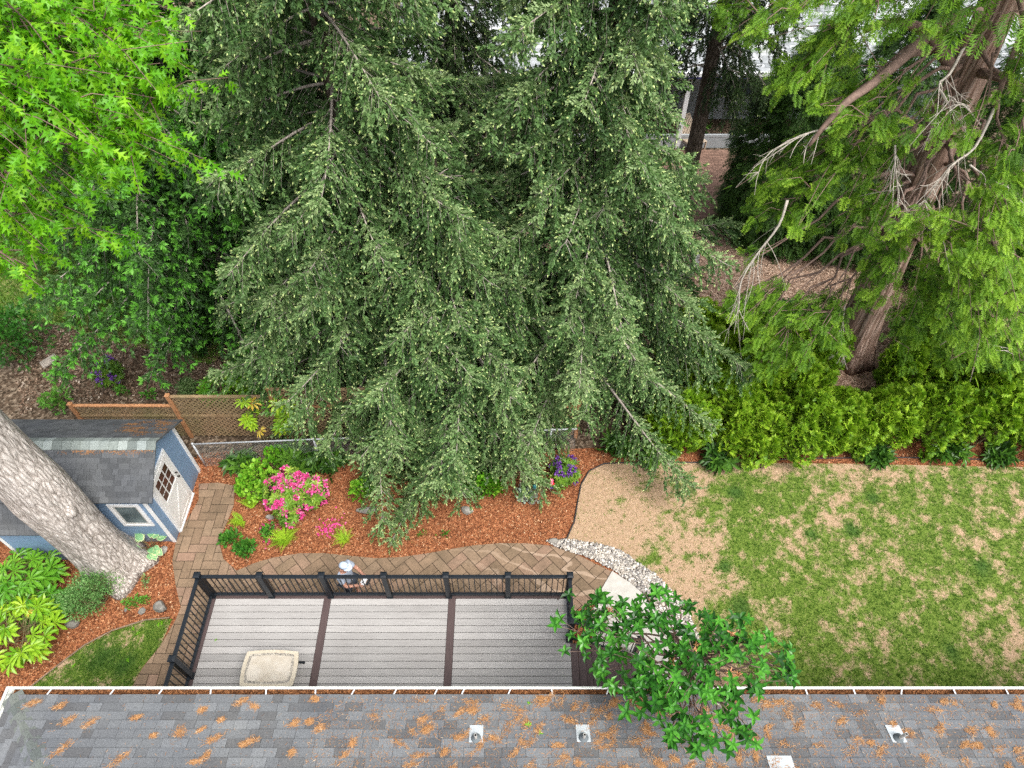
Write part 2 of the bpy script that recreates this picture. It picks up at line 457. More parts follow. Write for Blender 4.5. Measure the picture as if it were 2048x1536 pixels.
# patches of rough grass in the far garden
def far_grass(name, pts):
    m = MB(); sheet(m, smooth_poly(poly(pts)), -.008)
    o = m.build(name, G['lawn']); n = len(o.data.vertices)
    for nm, v in (('dry', .35), ('dark', .1)): o.data.attributes.new(nm, 'FLOAT', 'POINT').data.foreach_set('value', np.full(n, v, np.float32))
    tag(o, kind='structure')
far_grass('back_lawn', [(-60,600),(-60,470),(60,430),(330,420),(430,470),(420,560),(330,600),(380,650),(450,700),(420,735),(330,700),(230,690),(130,650),(40,640)])

# ---- pavers: every paver is a clipped block, one path
t = NT('tumbled paver'); co = t.co(); f = t.noise(co, 26, 6, .7); g2 = t.noise(co, 2.2, 4)
c = t.ramp(t.attr(), [(0, (.215, .15, .10)), (.35, (.255, .18, .12)), (.7, (.29, .205, .14)), (1, (.30, .195, .14))])
c = t.mix(1.0, c, t.ramp(f, [(.25, (.68,) * 3), (.75, (1.25,) * 3)]), 'MULTIPLY')
c = t.mix(1.0, c, t.ramp(g2, [(.3, (.74, .75, .72)), (.7, (1.13, 1.1, 1.07))]), 'MULTIPLY')
st = t.n('TexWave', {'wave_type': 'BANDS', 'bands_direction': 'DIAGONAL'}, Vector=t.co((.55, 1.6, 1)), Scale=.75, Distortion=9.0, Detail=4.0).outputs['Fac']
sx = t.n('SeparateXYZ', None, Vector=t.co()).outputs[0]
mask = t.n('MapRange', None, Value=sx); mask.inputs[1].default_value = -1.6; mask.inputs[2].default_value = .4
stf = t.n('Math', {'operation': 'MULTIPLY'}, i0=t.ramp(st, [(.90, (0,) * 3), (.97, (1,) * 3)]), i1=mask.outputs[0]).outputs[0]
stf = t.n('Math', {'operation': 'MULTIPLY'}, i0=stf, i1=.55).outputs[0]
c = t.mix(stf, c, (.50, .37, .27))          # dried silt washed over the stones
G['paver'] = t.done(t.pbsdf(c, .85, t.bump(f, .35, .008), .2))
G['joint'] = plain('dark joint sand', (.06, .045, .03), .95, .4, 30)
path_pts = poly([(398,968),(437,966),(470,972),(468,1010),(452,1050),(438,1082),(447,1118),(474,1142),(505,1128),(545,1116),(600,1107),(650,1107),(700,1112),(750,1117),(800,1115),(850,1108),(900,1099),(950,1091),(1000,1087),(1050,1087),(1100,1092),(1150,1108),(1222,1143),(1186,1206)]) + [(1.3, 6.0), (1.3, 2.9), (-5.9, 2.9)] + poly([(262,1380),(285,1337),(322,1291),(352,1240),(362,1215),(352,1172),(345,1122),(352,1085),(372,1045),(398,1000)])
if area2(path_pts) < 0: path_pts = path_pts[::-1]
mb = MB(); sheet(mb, path_pts, .004, 1)
def herring(mb, subj, L, W, ang, off, gap=.015, z=.018):
    ca, sa = math.cos(ang), math.sin(ang)
    for a in range(-70, 70):
        for b in range(-70, 70):
            for k in (0, 1):
                x0, y0 = a * W + b * L, a * W - b * L
                if k == 0: r = (x0, y0, x0 + L, y0 + W)
                else: r = (x0, y0 + W, x0 + W, y0 + W + L)
                r = (r[0] + gap / 2, r[1] + gap / 2, r[2] - gap / 2, r[3] - gap / 2)
                q = [(x * ca - y * sa + off[0], x * sa + y * ca + off[1]) for x, y in ((r[0], r[1]), (r[2], r[1]), (r[2], r[3]), (r[0], r[3]))]
                cx, cy = sum(v[0] for v in q) / 4, sum(v[1] for v in q) / 4
                if not (-9.5 < cx < 3 and 2.4 < cy < 11): continue
                ql = q
                for s_ in subj:
                    w = clip(s_, ql)
                    if len(w) < 3 or abs(area2(w)) < 4e-4: continue
                    n = len(w); zt = z + random.uniform(-.0015, .0015)
                    V = [(x, y, zt) for x, y in w] + [(x, y, 0.0) for x, y in w]
                    F = [tuple(range(n))] + [(i, i + n, (i + 1) % n + n, (i + 1) % n) for i in range(n)]
                    mb.add(V, F, 0, random.random())
random.seed(4)
cut = at(462, 1142)[0]
left = clip(path_pts, [(-12, 0), (cut, 0), (cut, 12), (-12, 12)])
right = clip(path_pts, [(cut, 0), (5, 0), (5, 12), (cut, 12)])
herring(mb, [left], .42, .21, 0.0, (-7.1, 7.0))
herring(mb, [right], .46, .23, R_(42), (-2, 7.0))
tag(mb.build('paver_path', [G['paver'], G['joint']]), kind='structure')
# ---- concrete landing
G['concrete'] = plain('concrete', (.50, .475, .43), .9, .14, 7, .2)
cp_ = [at(1224, 1143)[:2], at(1262,1168)[:2], at(1292, 1194)[:2], at(1335, 1243)[:2], at(1362, 1300)[:2], at(1385,1380)[:2], np.array([3.3, 3.0]), np.array([1.45, 3.0]), at(1186,1240)[:2], at(1188, 1204)[:2]]
mb = MB(); pl = [tuple(v) for v in cp_]
if area2(pl) < 0: pl = pl[::-1]
n = len(pl); V = [(x, y, .035) for x, y in pl] + [(x, y, -.05) for x, y in pl]
mb.add(V, [tuple(range(n))] + [(i, i + n, (i + 1) % n + n, (i + 1) % n) for i in range(n)])
tag(mb.build('concrete_slab', G['concrete']), kind='structure')

# ---- stuff: river pebbles, mulch chips, grass tufts
bm = bmesh.new(); bmesh.ops.create_icosphere(bm, subdivisions=2, radius=1.0)
ICO = (np.array([v.co[:] for v in bm.verts]), np.array([[v.index for v in f.verts] for f in bm.faces]), np.zeros(len(bm.verts)))
bm.free()
bm = bmesh.new(); bmesh.ops.create_icosphere(bm, subdivisions=1, radius=1.0)
ICO1 = (np.array([v.co[:] for v in bm.verts]), np.array([[v.index for v in f.verts] for f in bm.faces]), np.zeros(len(bm.verts)))
bm.free()
def rand_rot(n, rng):
    q = nrm(rng.normal(size=(n, 4))); w, x, y, z = q.T
    return np.stack([np.stack([1-2*(y*y+z*z), 2*(x*y-z*w), 2*(x*z+y*w)], -1), np.stack([2*(x*y+z*w), 1-2*(x*x+z*z), 2*(y*z-x*w)], -1), np.stack([2*(x*z-y*w), 2*(y*z+x*w), 1-2*(x*x+y*y)], -1)], 1)
def pebbles(mb, P, size, rng, z=.01, proto=ICO1):
    n = len(P); S = size * np.exp(rng.normal(size=n) * .3)
    D = np.stack([S * rng.uniform(.8, 1.3, n), S * rng.uniform(.65, 1, n), S * rng.uniform(.45, .7, n)], 1)
    a = rng.uniform(0, 6.28, n); c, s = np.cos(a), np.sin(a); Rm = np.zeros((n, 3, 3))
    Rm[:, 0, 0] = c * D[:, 0]; Rm[:, 0, 1] = -s * D[:, 1]; Rm[:, 1, 0] = s * D[:, 0]; Rm[:, 1, 1] = c * D[:, 1]; Rm[:, 2, 2] = D[:, 2]
    Rm = np.einsum('nij,njk->nik', Rm, np.eye(3)[None] + rng.normal(size=(n, 3, 3)) * .12)
    T = np.concatenate([P, (z + D[:, 2] * .45)[:, None]], 1)
    mb.inst(proto, Rm, T, rng.random(n), 0, True)
t = NT('river pebble'); co = t.co(); f = t.noise(co, 40, 4)
c = t.ramp(t.attr(), [(0, (.15, .14, .14)), (.3, (.34, .31, .28)), (.6, (.50, .44, .37)), (.8, (.62, .58, .52)), (1, (.78, .75, .70))])
c = t.mix(1.0, c, t.ramp(f, [(.3, (.8,) * 3), (.7, (1.12,) * 3)]), 'MULTIPLY')
G['pebble'] = t.done(t.pbsdf(c, .6, t.bump(f, .2, .004), .35))
riv = poly([(1092,1082),(1130,1078),(1190,1086),(1240,1100),(1312,1150),(1368,1206),(1394,1264),(1414,1330),(1442,1425),(1395,1425),(1372,1330),(1350,1262),(1298,1196),(1230,1142),(1180,1116),(1120,1098)])
mb = MB(); sheet(mb, riv, .0145); tag(mb.build('gravel_base', G['joint']), kind='structure')
mb = MB(); pebbles(mb, scatter(riv, 5600, rng), .022, rng, .012)
tag(mb.build('gravel', G['pebble'], None), 'grey and cream river pebbles edging the dry lawn', 'gravel', kind='stuff')
# mulch chips
CHIP = (np.array([(-.5, -.5, 0), (.5, -.35, 0), (.42, .5, .1), (-.45, .4, .06)]), np.array([[0, 1, 2, 3]]), np.zeros(4))
t = NT('bark chip'); c = t.ramp(t.attr(), [(0, (.10, .035, .018)), (.35, (.26, .092, .038)), (.7, (.40, .155, .066)), (.93, (.56, .29, .14)), (1, (.68, .48, .30))])
G['chip'] = t.done(t.pbsdf(c, .85, None, .15))
def flat_bits(mb, proto, P, L, W, rng, z=.01, tilt=.35, rnd=None, lift=.015):
    n = len(P); a = rng.uniform(0, 6.28, n)
    D = np.stack([np.cos(a), np.sin(a), rng.normal(size=n) * tilt], 1)
    up = np.array([0, 0, 1.0]) + rng.normal(size=(n, 3)) * tilt
    Rm = frames(D, L * rng.uniform(.5, 1.3, n), rng, up, W=W)
    T = np.concatenate([P, (z + rng.random(n) * lift)[:, None]], 1)
    mb.inst(proto, Rm, T, rng.random(n) if rnd is None else rnd, 0)
bed = poly([(395,905),(500,900),(640,905),(900,900),(1150,905),(1330,890),(2060,885),(2060,930),(1290,926),(1200,929),(1160,965),(1150,1050),(1125,1085),(1040,1086),(960,1089),(880,1102),(790,1115),(700,1110),(620,1106),(545,1115),(480,1140),(450,1115),(440,1080),(470,1005),(470,975),(395,965)])
bed2 = poly([(285,1090),(345,1110),(352,1180),(360,1225),(290,1240),(225,1262),(120,1328),(50,1385),(-40,1400),(-40,1090),(200,1130)])
mb = MB()
flat_bits(mb, CHIP, scatter(bed, 26000, rng), .045, .32, rng, .0, .3)
flat_bits(mb, CHIP, scatter(bed2, 9000, rng), .045, .32, rng, .0, .3)
tag(mb.build('mulch_chips', G['chip']), 'orange bark chips covering the planting beds', 'bark chips', kind='stuff')
mb = MB()
flat_bits(mb, CHIP, scatter(smooth_poly(yard), 9000, rng), .06, .4, rng, -.005, .3)
t = NT('yard chip'); c = t.ramp(t.attr(), [(0, (.16, .10, .07)), (.5, (.44, .29, .20)), (1, (.68, .52, .39))])
G['chip2'] = t.done(t.pbsdf(c, .9, None, .1))
tag(mb.build('yard_chips', G['chip2']), 'pale brown wood chips spread under the far trees', 'wood chips', kind='stuff')
litter = poly([(20,660),(460,640),(470,740),(330,800),(140,810),(40,830)])
mb = MB(); flat_bits(mb, CHIP, scatter(litter, 5000, rng), .07, .5, rng, -.01, .35)
t = NT('dry leaf litter'); c = t.ramp(t.attr(), [(0, (.05, .03, .02)), (.5, (.16, .10, .065)), (.85, (.30, .21, .15)), (1, (.50, .42, .34))])
G['litter'] = t.done(t.pbsdf(c, .9, None, .1))
tag(mb.build('leaf_litter', G['litter']), 'brown fallen leaves behind the lattice fence', 'leaf litter', kind='stuff')
# grass
rs = np.random.default_rng(3)
TV, TF, TR = [], [], []
for i in range(6):
    a = rs.uniform(0, 6.28); l = rs.uniform(.6, 1.1); lean = rs.uniform(.2, .9); o_ = rs.normal(size=2) * .25
    d = np.array([math.cos(a), math.sin(a)]); s_ = np.array([-d[1], d[0]]) * .09
    b0 = len(TV)
    TV += [(*(o_ + s_), 0), (*(o_ - s_), 0), (*(o_ + d * lean * l), l * (1 - .4 * lean))]; TF.append((b0, b0 + 1, b0 + 2)); TR += [-.15, -.15, .12]
TUFT = (np.array(TV), np.array(TF), np.array(TR))
def tufts(mb, P, size, rng, rnd, z=.01):
    n = len(P); a = rng.uniform(0, 6.28, n); c, s = np.cos(a), np.sin(a); S = size * rng.uniform(.6, 1.3, n)
    Rm = np.zeros((n, 3, 3)); Rm[:, 0, 0] = c * S; Rm[:, 0, 1] = -s * S; Rm[:, 1, 0] = s * S; Rm[:, 1, 1] = c * S; Rm[:, 2, 2] = S
    mb.inst(TUFT, Rm, np.concatenate([P, np.full((n, 1), z)], 1), rnd, 0)
mb = MB()
for pg, n, main in ((lawn_pts, 42000, True), (side_pts, 6000, False)):
    P = scatter(pg, n, rng); d, k = dryness(P[:, 0], P[:, 1], main)
    keep = rng.random(n) > np.clip((d - .2) * 1.5, 0, .97); P, d, k = P[keep], d[keep], k[keep]
    tufts(mb, P, .046, rng, np.clip(rng.normal(.42, .14, len(P)) + (d - .3) * .12 - k * .4, 0, .74))
P = scatter(lawn_pts, 16000, rng); d, k = dryness(P[:, 0], P[:, 1], True); P = P[rng.random(len(P)) < d]
tufts(mb, P, .03, rng, np.full(len(P), .97))
tag(mb.build('grass', G['grass']), 'short patchy green and straw coloured lawn grass', 'grass', kind='stuff')
mb = MB(); P = scatter(poly([(-40,600),(-40,480),(60,440),(330,430),(420,560),(330,600),(450,700),(420,730),(330,695),(130,650),(40,640)]), 7000, rng)
tufts(mb, P, .12, rng, np.clip(rng.normal(.5, .15, len(P)), 0, 1), -.01)
tag(mb.build('rough_grass', G['grass']), 'rough green grass growing under the fir branches', 'grass', kind='stuff')

# ---- lawn edging strips
G['edging'] = plain('black plastic edging', (.035, .035, .037), .6, .3, 10)
G['edging2'] = plain('weathered wood edging', (.22, .16, .11), .9, .3, 10)
def edging(pts, name, label, m):
    P = [np.array([*at(a, b)[:2], .03]) for a, b in pts]
    mb = MB(); mb.tube(P, .017, 6); tag(mb.build(name, m), label, 'edging')
edging([(1118,1098),(1135,1075),(1148,1045),(1156,1000),(1162,970),(1178,943),(1208,928),(1290,925),(1400,926),(1460,925),(1600,918),(1800,916),(2060,922)], 'lawn_edging', 'thin black lawn edging curving between orange mulch and dry lawn', G['edging'])
edging([(60,1376),(120,1329),(170,1291),(225,1262),(290,1241),(340,1236)], 'lawn_edging', 'thin weathered edging curving around the small side lawn', G['edging2'])
# ================================================================== HOUSE (near roof)
def shingle_mat(name, stops, grain=70, moss=None):
    t = NT(name); co = t.co(); f = t.noise(co, grain, 3, .7); b = t.noise(co, 1.1, 4)
    c = t.ramp(t.attr(), stops)
    c = t.mix(1.0, c, t.ramp(f, [(.28, (.55,) * 3), (.72, (1.45,) * 3)]), 'MULTIPLY')
    c = t.mix(1.0, c, t.ramp(b, [(.3, (.82, .83, .86)), (.7, (1.12, 1.1, 1.06))]), 'MULTIPLY')
    return t.done(t.pbsdf(c, .9, t.bump(f, .4, .006), .2))
G['shingle'] = shingle_mat('grey asphalt shingle', [(0, (.115, .117, .12)), (.2, (.142, .149, .157)), (.7, (.158, .167, .176)), (1, (.18, .189, .198))])
G['hipcap'] = shingle_mat('hip cap shingle', [(0, (.10, .115, .11)), (.5, (.15, .165, .15)), (1, (.20, .22, .20))])
G['whitemetal'] = plain('white painted gutter', (.74, .755, .70), .45, .07, 5, .05)
G['gutterdebris'] = soil_mat('gutter debris', (.07, .03, .015), (.19, .08, .035), (.42, .19, .08), 12, 55)
G['bracket'] = plain('grey gutter bracket', (.60, .60, .60), .4, .1, 10, .05)
G['housewall'] = plain('house siding', (.50, .50, .47), .7, .1, 4)
G['galv'] = plain('galvanised flashing', (.66, .70, .72), .38, .08, 12, .05, .5, .35)
G['boot'] = plain('grey rubber boot', (.13, .15, .16), .6, .15, 20)
G['pvc'] = plain('grey vent pipe', (.52, .51, .48), .5, .1, 10)
G['ironpipe'] = plain('rusty iron pipe', (.11, .062, .045), .8, .35, 16)
G['pipehole'] = plain('dark pipe bore', (.012, .010, .010), .9, .1, 5)
house = thing('house', 'low house with grey shingle roof and white gutter in the foreground', 'house', (0, -1, 0))
EY, EZ, SL = 3.30, 3.50, 1 / 3.0
XL, XR, YR = -7.86, 16.0, -1.0
def roof_pt(x, y): return np.array([x, y, EZ + (EY - y) * SL])
def shingles(mb, org, u, v, length, lo, hi, expo, tabw, seed, rn=(.0, 1.0), th=.017):
    """tabs in courses: org + u*a + v*b ; lo/hi give the a-range at slope distance b"""
    rs = np.random.RandomState(seed); nn = nrm(np.cross(u, v)); k = 0; b = 0.0
    while b < length:
        b1 = min(b + expo, length); a0, a1 = lo(b), hi(b); a = a0 - rs.uniform(0, tabw)
        while a < a1:
            w = tabw * rs.uniform(.55, 1.45); s, e = max(a, lo(b)), min(a + w - .004, hi(b)); s1, e1 = max(a, lo(b1)), min(a + w - .004, hi(b1))
            if e > s + .01:
                h = th * (1.0 if rs.rand() < .5 else .55); e1 = max(e1, s1)
                P = [org + u * s + v * b + nn * h, org + u * e + v * b + nn * h, org + u * e1 + v * (b1 + .004) + nn * .001, org + u * s1 + v * (b1 + .004) + nn * .001,
                     org + u * s + v * b - nn * .002, org + u * e + v * b - nn * .002]
                r = rs.uniform(*rn)
                if rs.rand() < .12: r = rn[0] * .5
                mb.add(P, [(0, 1, 2, 3), (4, 5, 1, 0), (5, 2, 1), (4, 0, 3)], 0, r)
            a += w
        b = b1; k += 1
    return mb
mb = MB()
c_ = 1 / math.sqrt(1 + SL * SL); s_ = SL * c_
vdir = np.array([0, -c_, s_]); L_ = (EY - YR) / c_
shingles(mb, np.array([0, EY, EZ]), np.array([-1.0, 0, 0]), vdir, L_, lambda b: -XR, lambda b: -XL - b * c_, .145, .27, 5)
org = np.array([XL, 0, EZ]); u2 = np.array([0, -1.0, 0]); v2 = np.array([c_, 0, s_])
shingles(mb, org, u2, v2, L_, lambda b: -EY + b * c_, lambda b: 5.3 - b * c_, .145, .27, 9)
# back slope and underside of the roof
zr = EZ + (EY - YR) * SL; xr_ = XL + (EY - YR)
mb.add([(xr_, YR, zr), (XR, YR, zr), (XR, -5.3, EZ), (XL, -5.3, EZ)], [(3, 2, 1, 0)], 0, .5)
mb.add([(XL, -5.3, EZ - .03), (XR, -5.3, EZ - .03), (XR, EY, EZ - .03), (XL, EY, EZ - .03)], [(3, 2, 1, 0)], 1, .5)
mb.add([(XL, EY, EZ - .03), (XR, EY, EZ - .03), (XR, EY, EZ), (XL, EY, EZ)], [(0, 1, 2, 3)], 1)
roof = mb.build('roof', [G['shingle'], G['housewall']], house)
# hip caps
mb = MB(); hd = nrm(np.array([1, -1, SL])); hs = nrm(np.array([1, 1, 0.0])); rs = np.random.RandomState(2)
hstart = np.array([XL, EY, EZ]); q = .02
while q < 5.9:
    c0 = hstart + hd * q + np.array([0, 0, .022]); c1 = hstart + hd * (q + .24) + np.array([0, 0, .008])
    w = .155; dz = np.array([0, 0, -.052])
    P = [c0, c1, c0 + hs * w + dz, c1 + hs * w + dz, c0 - hs * w + dz, c1 - hs * w + dz]
    lowP = [c0 + np.array([0, 0, -.015]), c0 + hs * w + dz + np.array([0, 0, -.015]), c0 - hs * w + dz + np.array([0, 0, -.015])]
    mb.add(P + lowP, [(0, 2, 3, 1), (0, 1, 5, 4), (0, 6, 7, 2), (0, 4, 8, 6)], 0, rs.uniform(.1, .9)); q += .205
mb.build('hip_cap', G['hipcap'], roof)
# walls
mb = MB(); WY = 2.88
mb.box((XL + .5, -4.8, 0), (XR, WY, EZ - .05)); mb.build('wall', G['housewall'], house)
# gutter: trough with rolled outer lip, debris inside, brackets across
gut = MB(); gy0, gy1, gz0, gz1 = EY + .005, EY + .125, EZ - .13, EZ - .008
prof = [(gy0, gz1 - .01), (gy0, gz0), (gy1 - .035, gz0), (gy1 - .01, gz0 + .05), (gy1, gz1 - .02), (gy1 + .004, gz1), (gy1 - .016, gz1 + .008), (gy1 - .030, gz1), (gy1 - .034, gz1 - .012)]
def extr(mb, prof, x0, x1, mat=0):
    n = len(prof); V = [(x0, y, z) for y, z in prof] + [(x1, y, z) for y, z in prof]
    mb.add(V, [(i, i + 1, i + 1 + n, i + n) for i in range(n - 1)], mat)
extr(gut, prof, XL - .125, XR)
g_ob = gut.build('gutter', G['whitemetal'], house)
gl = MB(); pr2 = [(XL - (y - EY), z) for y, z in prof]; n = len(pr2)
V = [(x, EY + .125, z) for x, z in pr2] + [(x, -5.3, z) for x, z in pr2]
gl.add(V, [(i + n, i + 1 + n, i + 1, i) for i in range(n - 1)]); gl.build('gutter', G['whitemetal'], house)
mb = MB(); mb.box((XL, gy0 + .003, gz0 + .01), (XR, gy1 - .03, EZ - .045)); 
flat_bits(mb, CHIP, np.stack([rng.uniform(XL, 11, 5000), rng.uniform(gy0 + .01, gy1 - .04, 5000)], 1), .04, .22, rng, EZ - .047, .4)
mb.build('gutter_debris', G['gutterdebris'], g_ob)
for px in (97,223,320,420,531,630,706,790,872,926,1019,1104,1216,1310,1411,1513,1614,1710,1805,1911,2016):
    x = at(px, 1388, EZ)[0]; mb = MB()
    lean = .03 * (1 if (px * 7) % 3 else -.3)
    mb.obox((x, (gy0 + gy1) / 2 - .012, EZ - .001), (.011, 0, 0), (lean, .066, .003), (0, -.0002, .0035))
    mb.build('gutter_bracket', G['bracket'], g_ob)
# plumbing vents
def on_roof(px, py):
    d = ray(px, py); A = np.array([0, 0, CAM_Z]); k = (EZ + EY * SL - CAM_Z) / (d[2] + d[1] * SL)
    return A + d * k
nroof = nrm(np.array([0, SL, 1.0]))
def vent(px, py, pr, ph, bootr, fw, fh, lab, pm, tilt=(0, 0)):
    p = on_roof(px, py); u = np.array([1.0, 0, 0]); v = -vdir
    fl = MB(); fl.obox(p + v * fh * .28 + nroof * .016, u * fw / 2, v * fh * .5, nroof * .003)
    vent_o = fl.build('vent_flashing', G['galv'], house, .002)
    bo = MB(); zz = np.array([0, 0, 1.0])
    bo.tube([p + nroof * .018, p + nroof * .022, p + nroof * .05 + zz * .005, p + zz * .085], [bootr, bootr, bootr * .72, pr * 1.12], 20, cap=False)
    bo.build('vent_boot', G['boot'], vent_o)
    pi = MB(); ax = nrm(np.array([tilt[0], tilt[1], 1.0])); top = p + ax * ph
    pi.tube([p, top], pr, 18, cap=False)
    pi.tube([top, top - ax * .04], pr * .84, 18, cap=False)
    ring = 18; th_ = np.arange(ring) / ring * 2 * np.pi; X = nrm(np.cross(ax, (0, 1, 0))); Y = np.cross(ax, X)
    V = [top + (X * math.cos(a) + Y * math.sin(a)) * pr for a in th_] + [top + (X * math.cos(a) + Y * math.sin(a)) * pr * .84 for a in th_]
    pi.add(V, [(i, (i + 1) % ring, (i + 1) % ring + ring, i + ring) for i in range(ring)])
    c0 = top - ax * .035
    pi.add([c0 + (X * math.cos(a) + Y * math.sin(a)) * pr * .84 for a in th_], [tuple(range(ring))], 1)
    pi.build('vent_pipe', [pm, G['pipehole']], vent_o)
vent(952, 1478, .022, .24, .075, .205, .27, '', G['pvc'])
vent(1167, 1477, .022, .23, .075, .205, .27, '', G['pvc'])
vent(1796, 1478, .024, .30, .075, .215, .27, '', G['pvc'])
vent(1572, 1560, .055, .30, .12, .36, .44, '', G['ironpipe'])
# needle litter lying on the roof
NEED = (np.array([(-.5, -.5, 0), (.5, -.5, 0), (.35, .5, 0), (-.35, .5, 0)]), np.array([[0, 1, 2, 3]]), np.zeros(4))
t = NT('dry needle'); c = t.ramp(t.attr(), [(0, (.20, .085, .035)), (.5, (.44, .215, .085)), (.85, (.58, .34, .16)), (1, (.62, .47, .32))])
G['needle'] = t.done(t.pbsdf(c, .85, None, .1))
def roof_needles(mb, XY, L, W, ang, lift):
    n = len(XY); rr = rng
    T = np.stack([XY[:, 0], XY[:, 1], EZ + (EY - XY[:, 1]) * SL + .013 + rr.random(n) * lift], 1)
    D = np.stack([np.cos(ang), np.sin(ang) * c_, -np.sin(ang) * s_], 1) + rr.normal(size=(n, 3)) * np.array([0, 0, .12])
    mb.inst(NEED, frames(D, L * rr.uniform(.5, 1.3, n), rr, nroof + rr.normal(size=(n, 3)) * .3, W=W), T, np.clip(rr.normal(.55, .22, n), 0, 1))
mb = MB(); clumps = []
left_clumps = [(66,1407,.10,.06,.4),(120,1412,.09,.05,.5),(138,1441,.11,.06,.6),(180,1447,.11,.05,.7),(273,1436,.07,.04,.2),(125,1498,.15,.06,.9),(238,1520,.16,.07,.9),(360,1466,.11,.09,.2),(308,1471,.05,.03,0),(402,1460,.07,.03,.6),(430,1478,.13,.05,.5),(405,1420,.06,.04,.5),(485,1402,.10,.05,.6),(510,1412,.08,.04,-.4),(443,1440,.04,.04,0),(412,1512,.11,.05,1.0),(505,1482,.09,.05,.3),(390,1524,.06,.03,.1),(487,1489,.05,.04,0),(590,1446,.08,.06,.2),(620,1443,.06,.05,.5),(640,1456,.08,.06,.2),(585,1505,.06,.05,.7),(630,1398,.05,.07,1.2)]
for px, py, rx, ry, a in left_clumps:
    p = on_roof(px, py); clumps.append((p[0], p[1], rx * 1.0, ry * 1.0, a, 160))
for _ in range(430):
    x = rng.uniform(-2.6, 8.2); y = rng.uniform(.9, 3.25)
    dens = 1.0 if -.9 < x < 4.2 else (.5 if x > 4.2 else .42)
    if rng.random() > dens: continue
    clumps.append((x, y, rng.uniform(.05, .15), rng.uniform(.035, .075), rng.uniform(-.5, 1.2), int(rng.uniform(40, 150))))
for x, y, rx, ry, a, n in clumps:
    q = rng.normal(size=(n, 2)) * .55 * np.array([rx, ry]); ca, sa = math.cos(a), math.sin(a)
    XY = np.stack([x + q[:, 0] * ca - q[:, 1] * sa, y + q[:, 0] * sa + q[:, 1] * ca], 1)
    roof_needles(mb, XY, .05, .10, a + rng.normal(size=n) * .9, .012)
n = 17000; X = np.concatenate([rng.uniform(-3, 9, n), rng.uniform(-7, -2, 700)])
XY = np.stack([X, rng.uniform(.8, 3.28, len(X))], 1)
roof_needles(mb, XY, .04, .10, rng.uniform(0, 6.28, len(XY)), .003)
XY = XY[(XY[:, 0] + XY[:, 1] > XL + EY + .1)]
tag(mb.build('pine_needles', G['needle']), 'orange dry conifer needles lying in clumps on the grey roof', 'needles', kind='stuff')

# ================================================================== DECK
DZ = .90; DX0, DX1, DY0, DY1 = -6.30, 1.17, 2.90, 6.06
t = NT('grey composite board'); co = t.co((.8, 26, 1)); f = t.noise(co, 3.2, 6, .7); f2 = t.noise(t.co(), 1.0, 3)
c = t.ramp(f, [(.25, (.28, .268, .256)), (.5, (.375, .362, .348)), (.75, (.45, .437, .42))])
c = t.mix(1.0, c, t.ramp(t.attr(), [(0, (.82,) * 3), (1, (1.12,) * 3)]), 'MULTIPLY')
c = t.mix(1.0, c, t.ramp(f2, [(.3, (.93, .92, .92)), (.7, (1.05,) * 3)]), 'MULTIPLY')
G['deck'] = t.done(t.pbsdf(c, .62, t.bump(f, .15, .003), .3))
def brown_board(name, axis):
    t = NT(name); co = t.co((26, .8, 1) if axis == 'y' else (.8, 26, 1)); f = t.noise(co, 3.2, 6, .7)
    c = t.ramp(f, [(.25, (.052, .034, .033)), (.5, (.085, .058, .056)), (.75, (.125, .088, .084))])
    c = t.mix(1.0, c, t.ramp(t.attr(), [(0, (.8,) * 3), (1, (1.15,) * 3)]), 'MULTIPLY')
    return t.done(t.pbsdf(c, .6, t.bump(f, .15, .003), .3))
G['brown_y'] = brown_board('brown board along', 'y'); G['brown_x'] = brown_board('brown board across', 'x')
G['blackrail'] = plain('black satin aluminium', (.009, .013, .018), .38, .12, 6, .03, .35)
G['darkgap'] = plain('dark joist shade', (.02, .016, .014), .9, .2, 8)
deck = thing('deck', 'raised grey composite deck with dark brown divider boards and black railing', 'deck', (0, 4.5, 0))
divs = [-3.85, -1.25]; dw = .075
secs = [(DX0 + .115, divs[0] - dw), (divs[0] + dw, divs[1] - dw), (divs[1] + dw, DX1)]
rs = np.random.RandomState(8)
mb = MB(); y = DY1 - .115
while y > DY0 + .02:
    for a, b in secs:
        mb.box((a + .003, max(y - .133, DY0), DZ - .025), (b - .003, y, DZ), 0, rs.rand())
    y -= .1425
mb.build('deck_boards', G['deck'], deck, .003)
for xd in divs:
    mb = MB(); mb.box((xd - dw + .002, DY0, DZ - .025), (xd + dw - .002, DY1 - .113, DZ + .001), 0, .6); mb.build('divider_board', G['brown_y'], deck, .003)
mb = MB(); mb.box((DX0, DY1 - .111, DZ - .025), (DX1, DY1 + .03, DZ + .001), 0, .5); mb.build('border_board', G['brown_x'], deck, .003)
mb = MB(); mb.box((DX0 - .03, DY0, DZ - .025), (DX0 + .111, DY1 - .113, DZ + .001), 0, .5); mb.build('border_board', G['brown_y'], deck, .003)
mb = MB(); mb.box((DX0, DY1 + .004, DZ - .25), (DX1 - .003, DY1 + .028, DZ - .028), 0, .4); mb.box((DX0 - .027, DY0, DZ - .25), (DX0 - .003, DY1 - .01, DZ - .028), 0, .4); mb.box((DX1 - .024, DY0, DZ - .25), (DX1 - .002, DY1, DZ - .028), 0, .4)
mb.build('fascia', G['brown_x'], deck)
mb = MB()
for x in np.arange(DX0 + .2, DX1, .4): mb.box((x, DY0, DZ - .22), (x + .04, DY1 - .02, DZ - .03))
for x in (-6.1, -3.7, -1.3, 1.0):
    for yy in (3.3, 5.8): mb.box((x - .05, yy - .05, 0), (x + .05, yy + .05, DZ - .22))
mb.build('joists', G['darkgap'], deck)
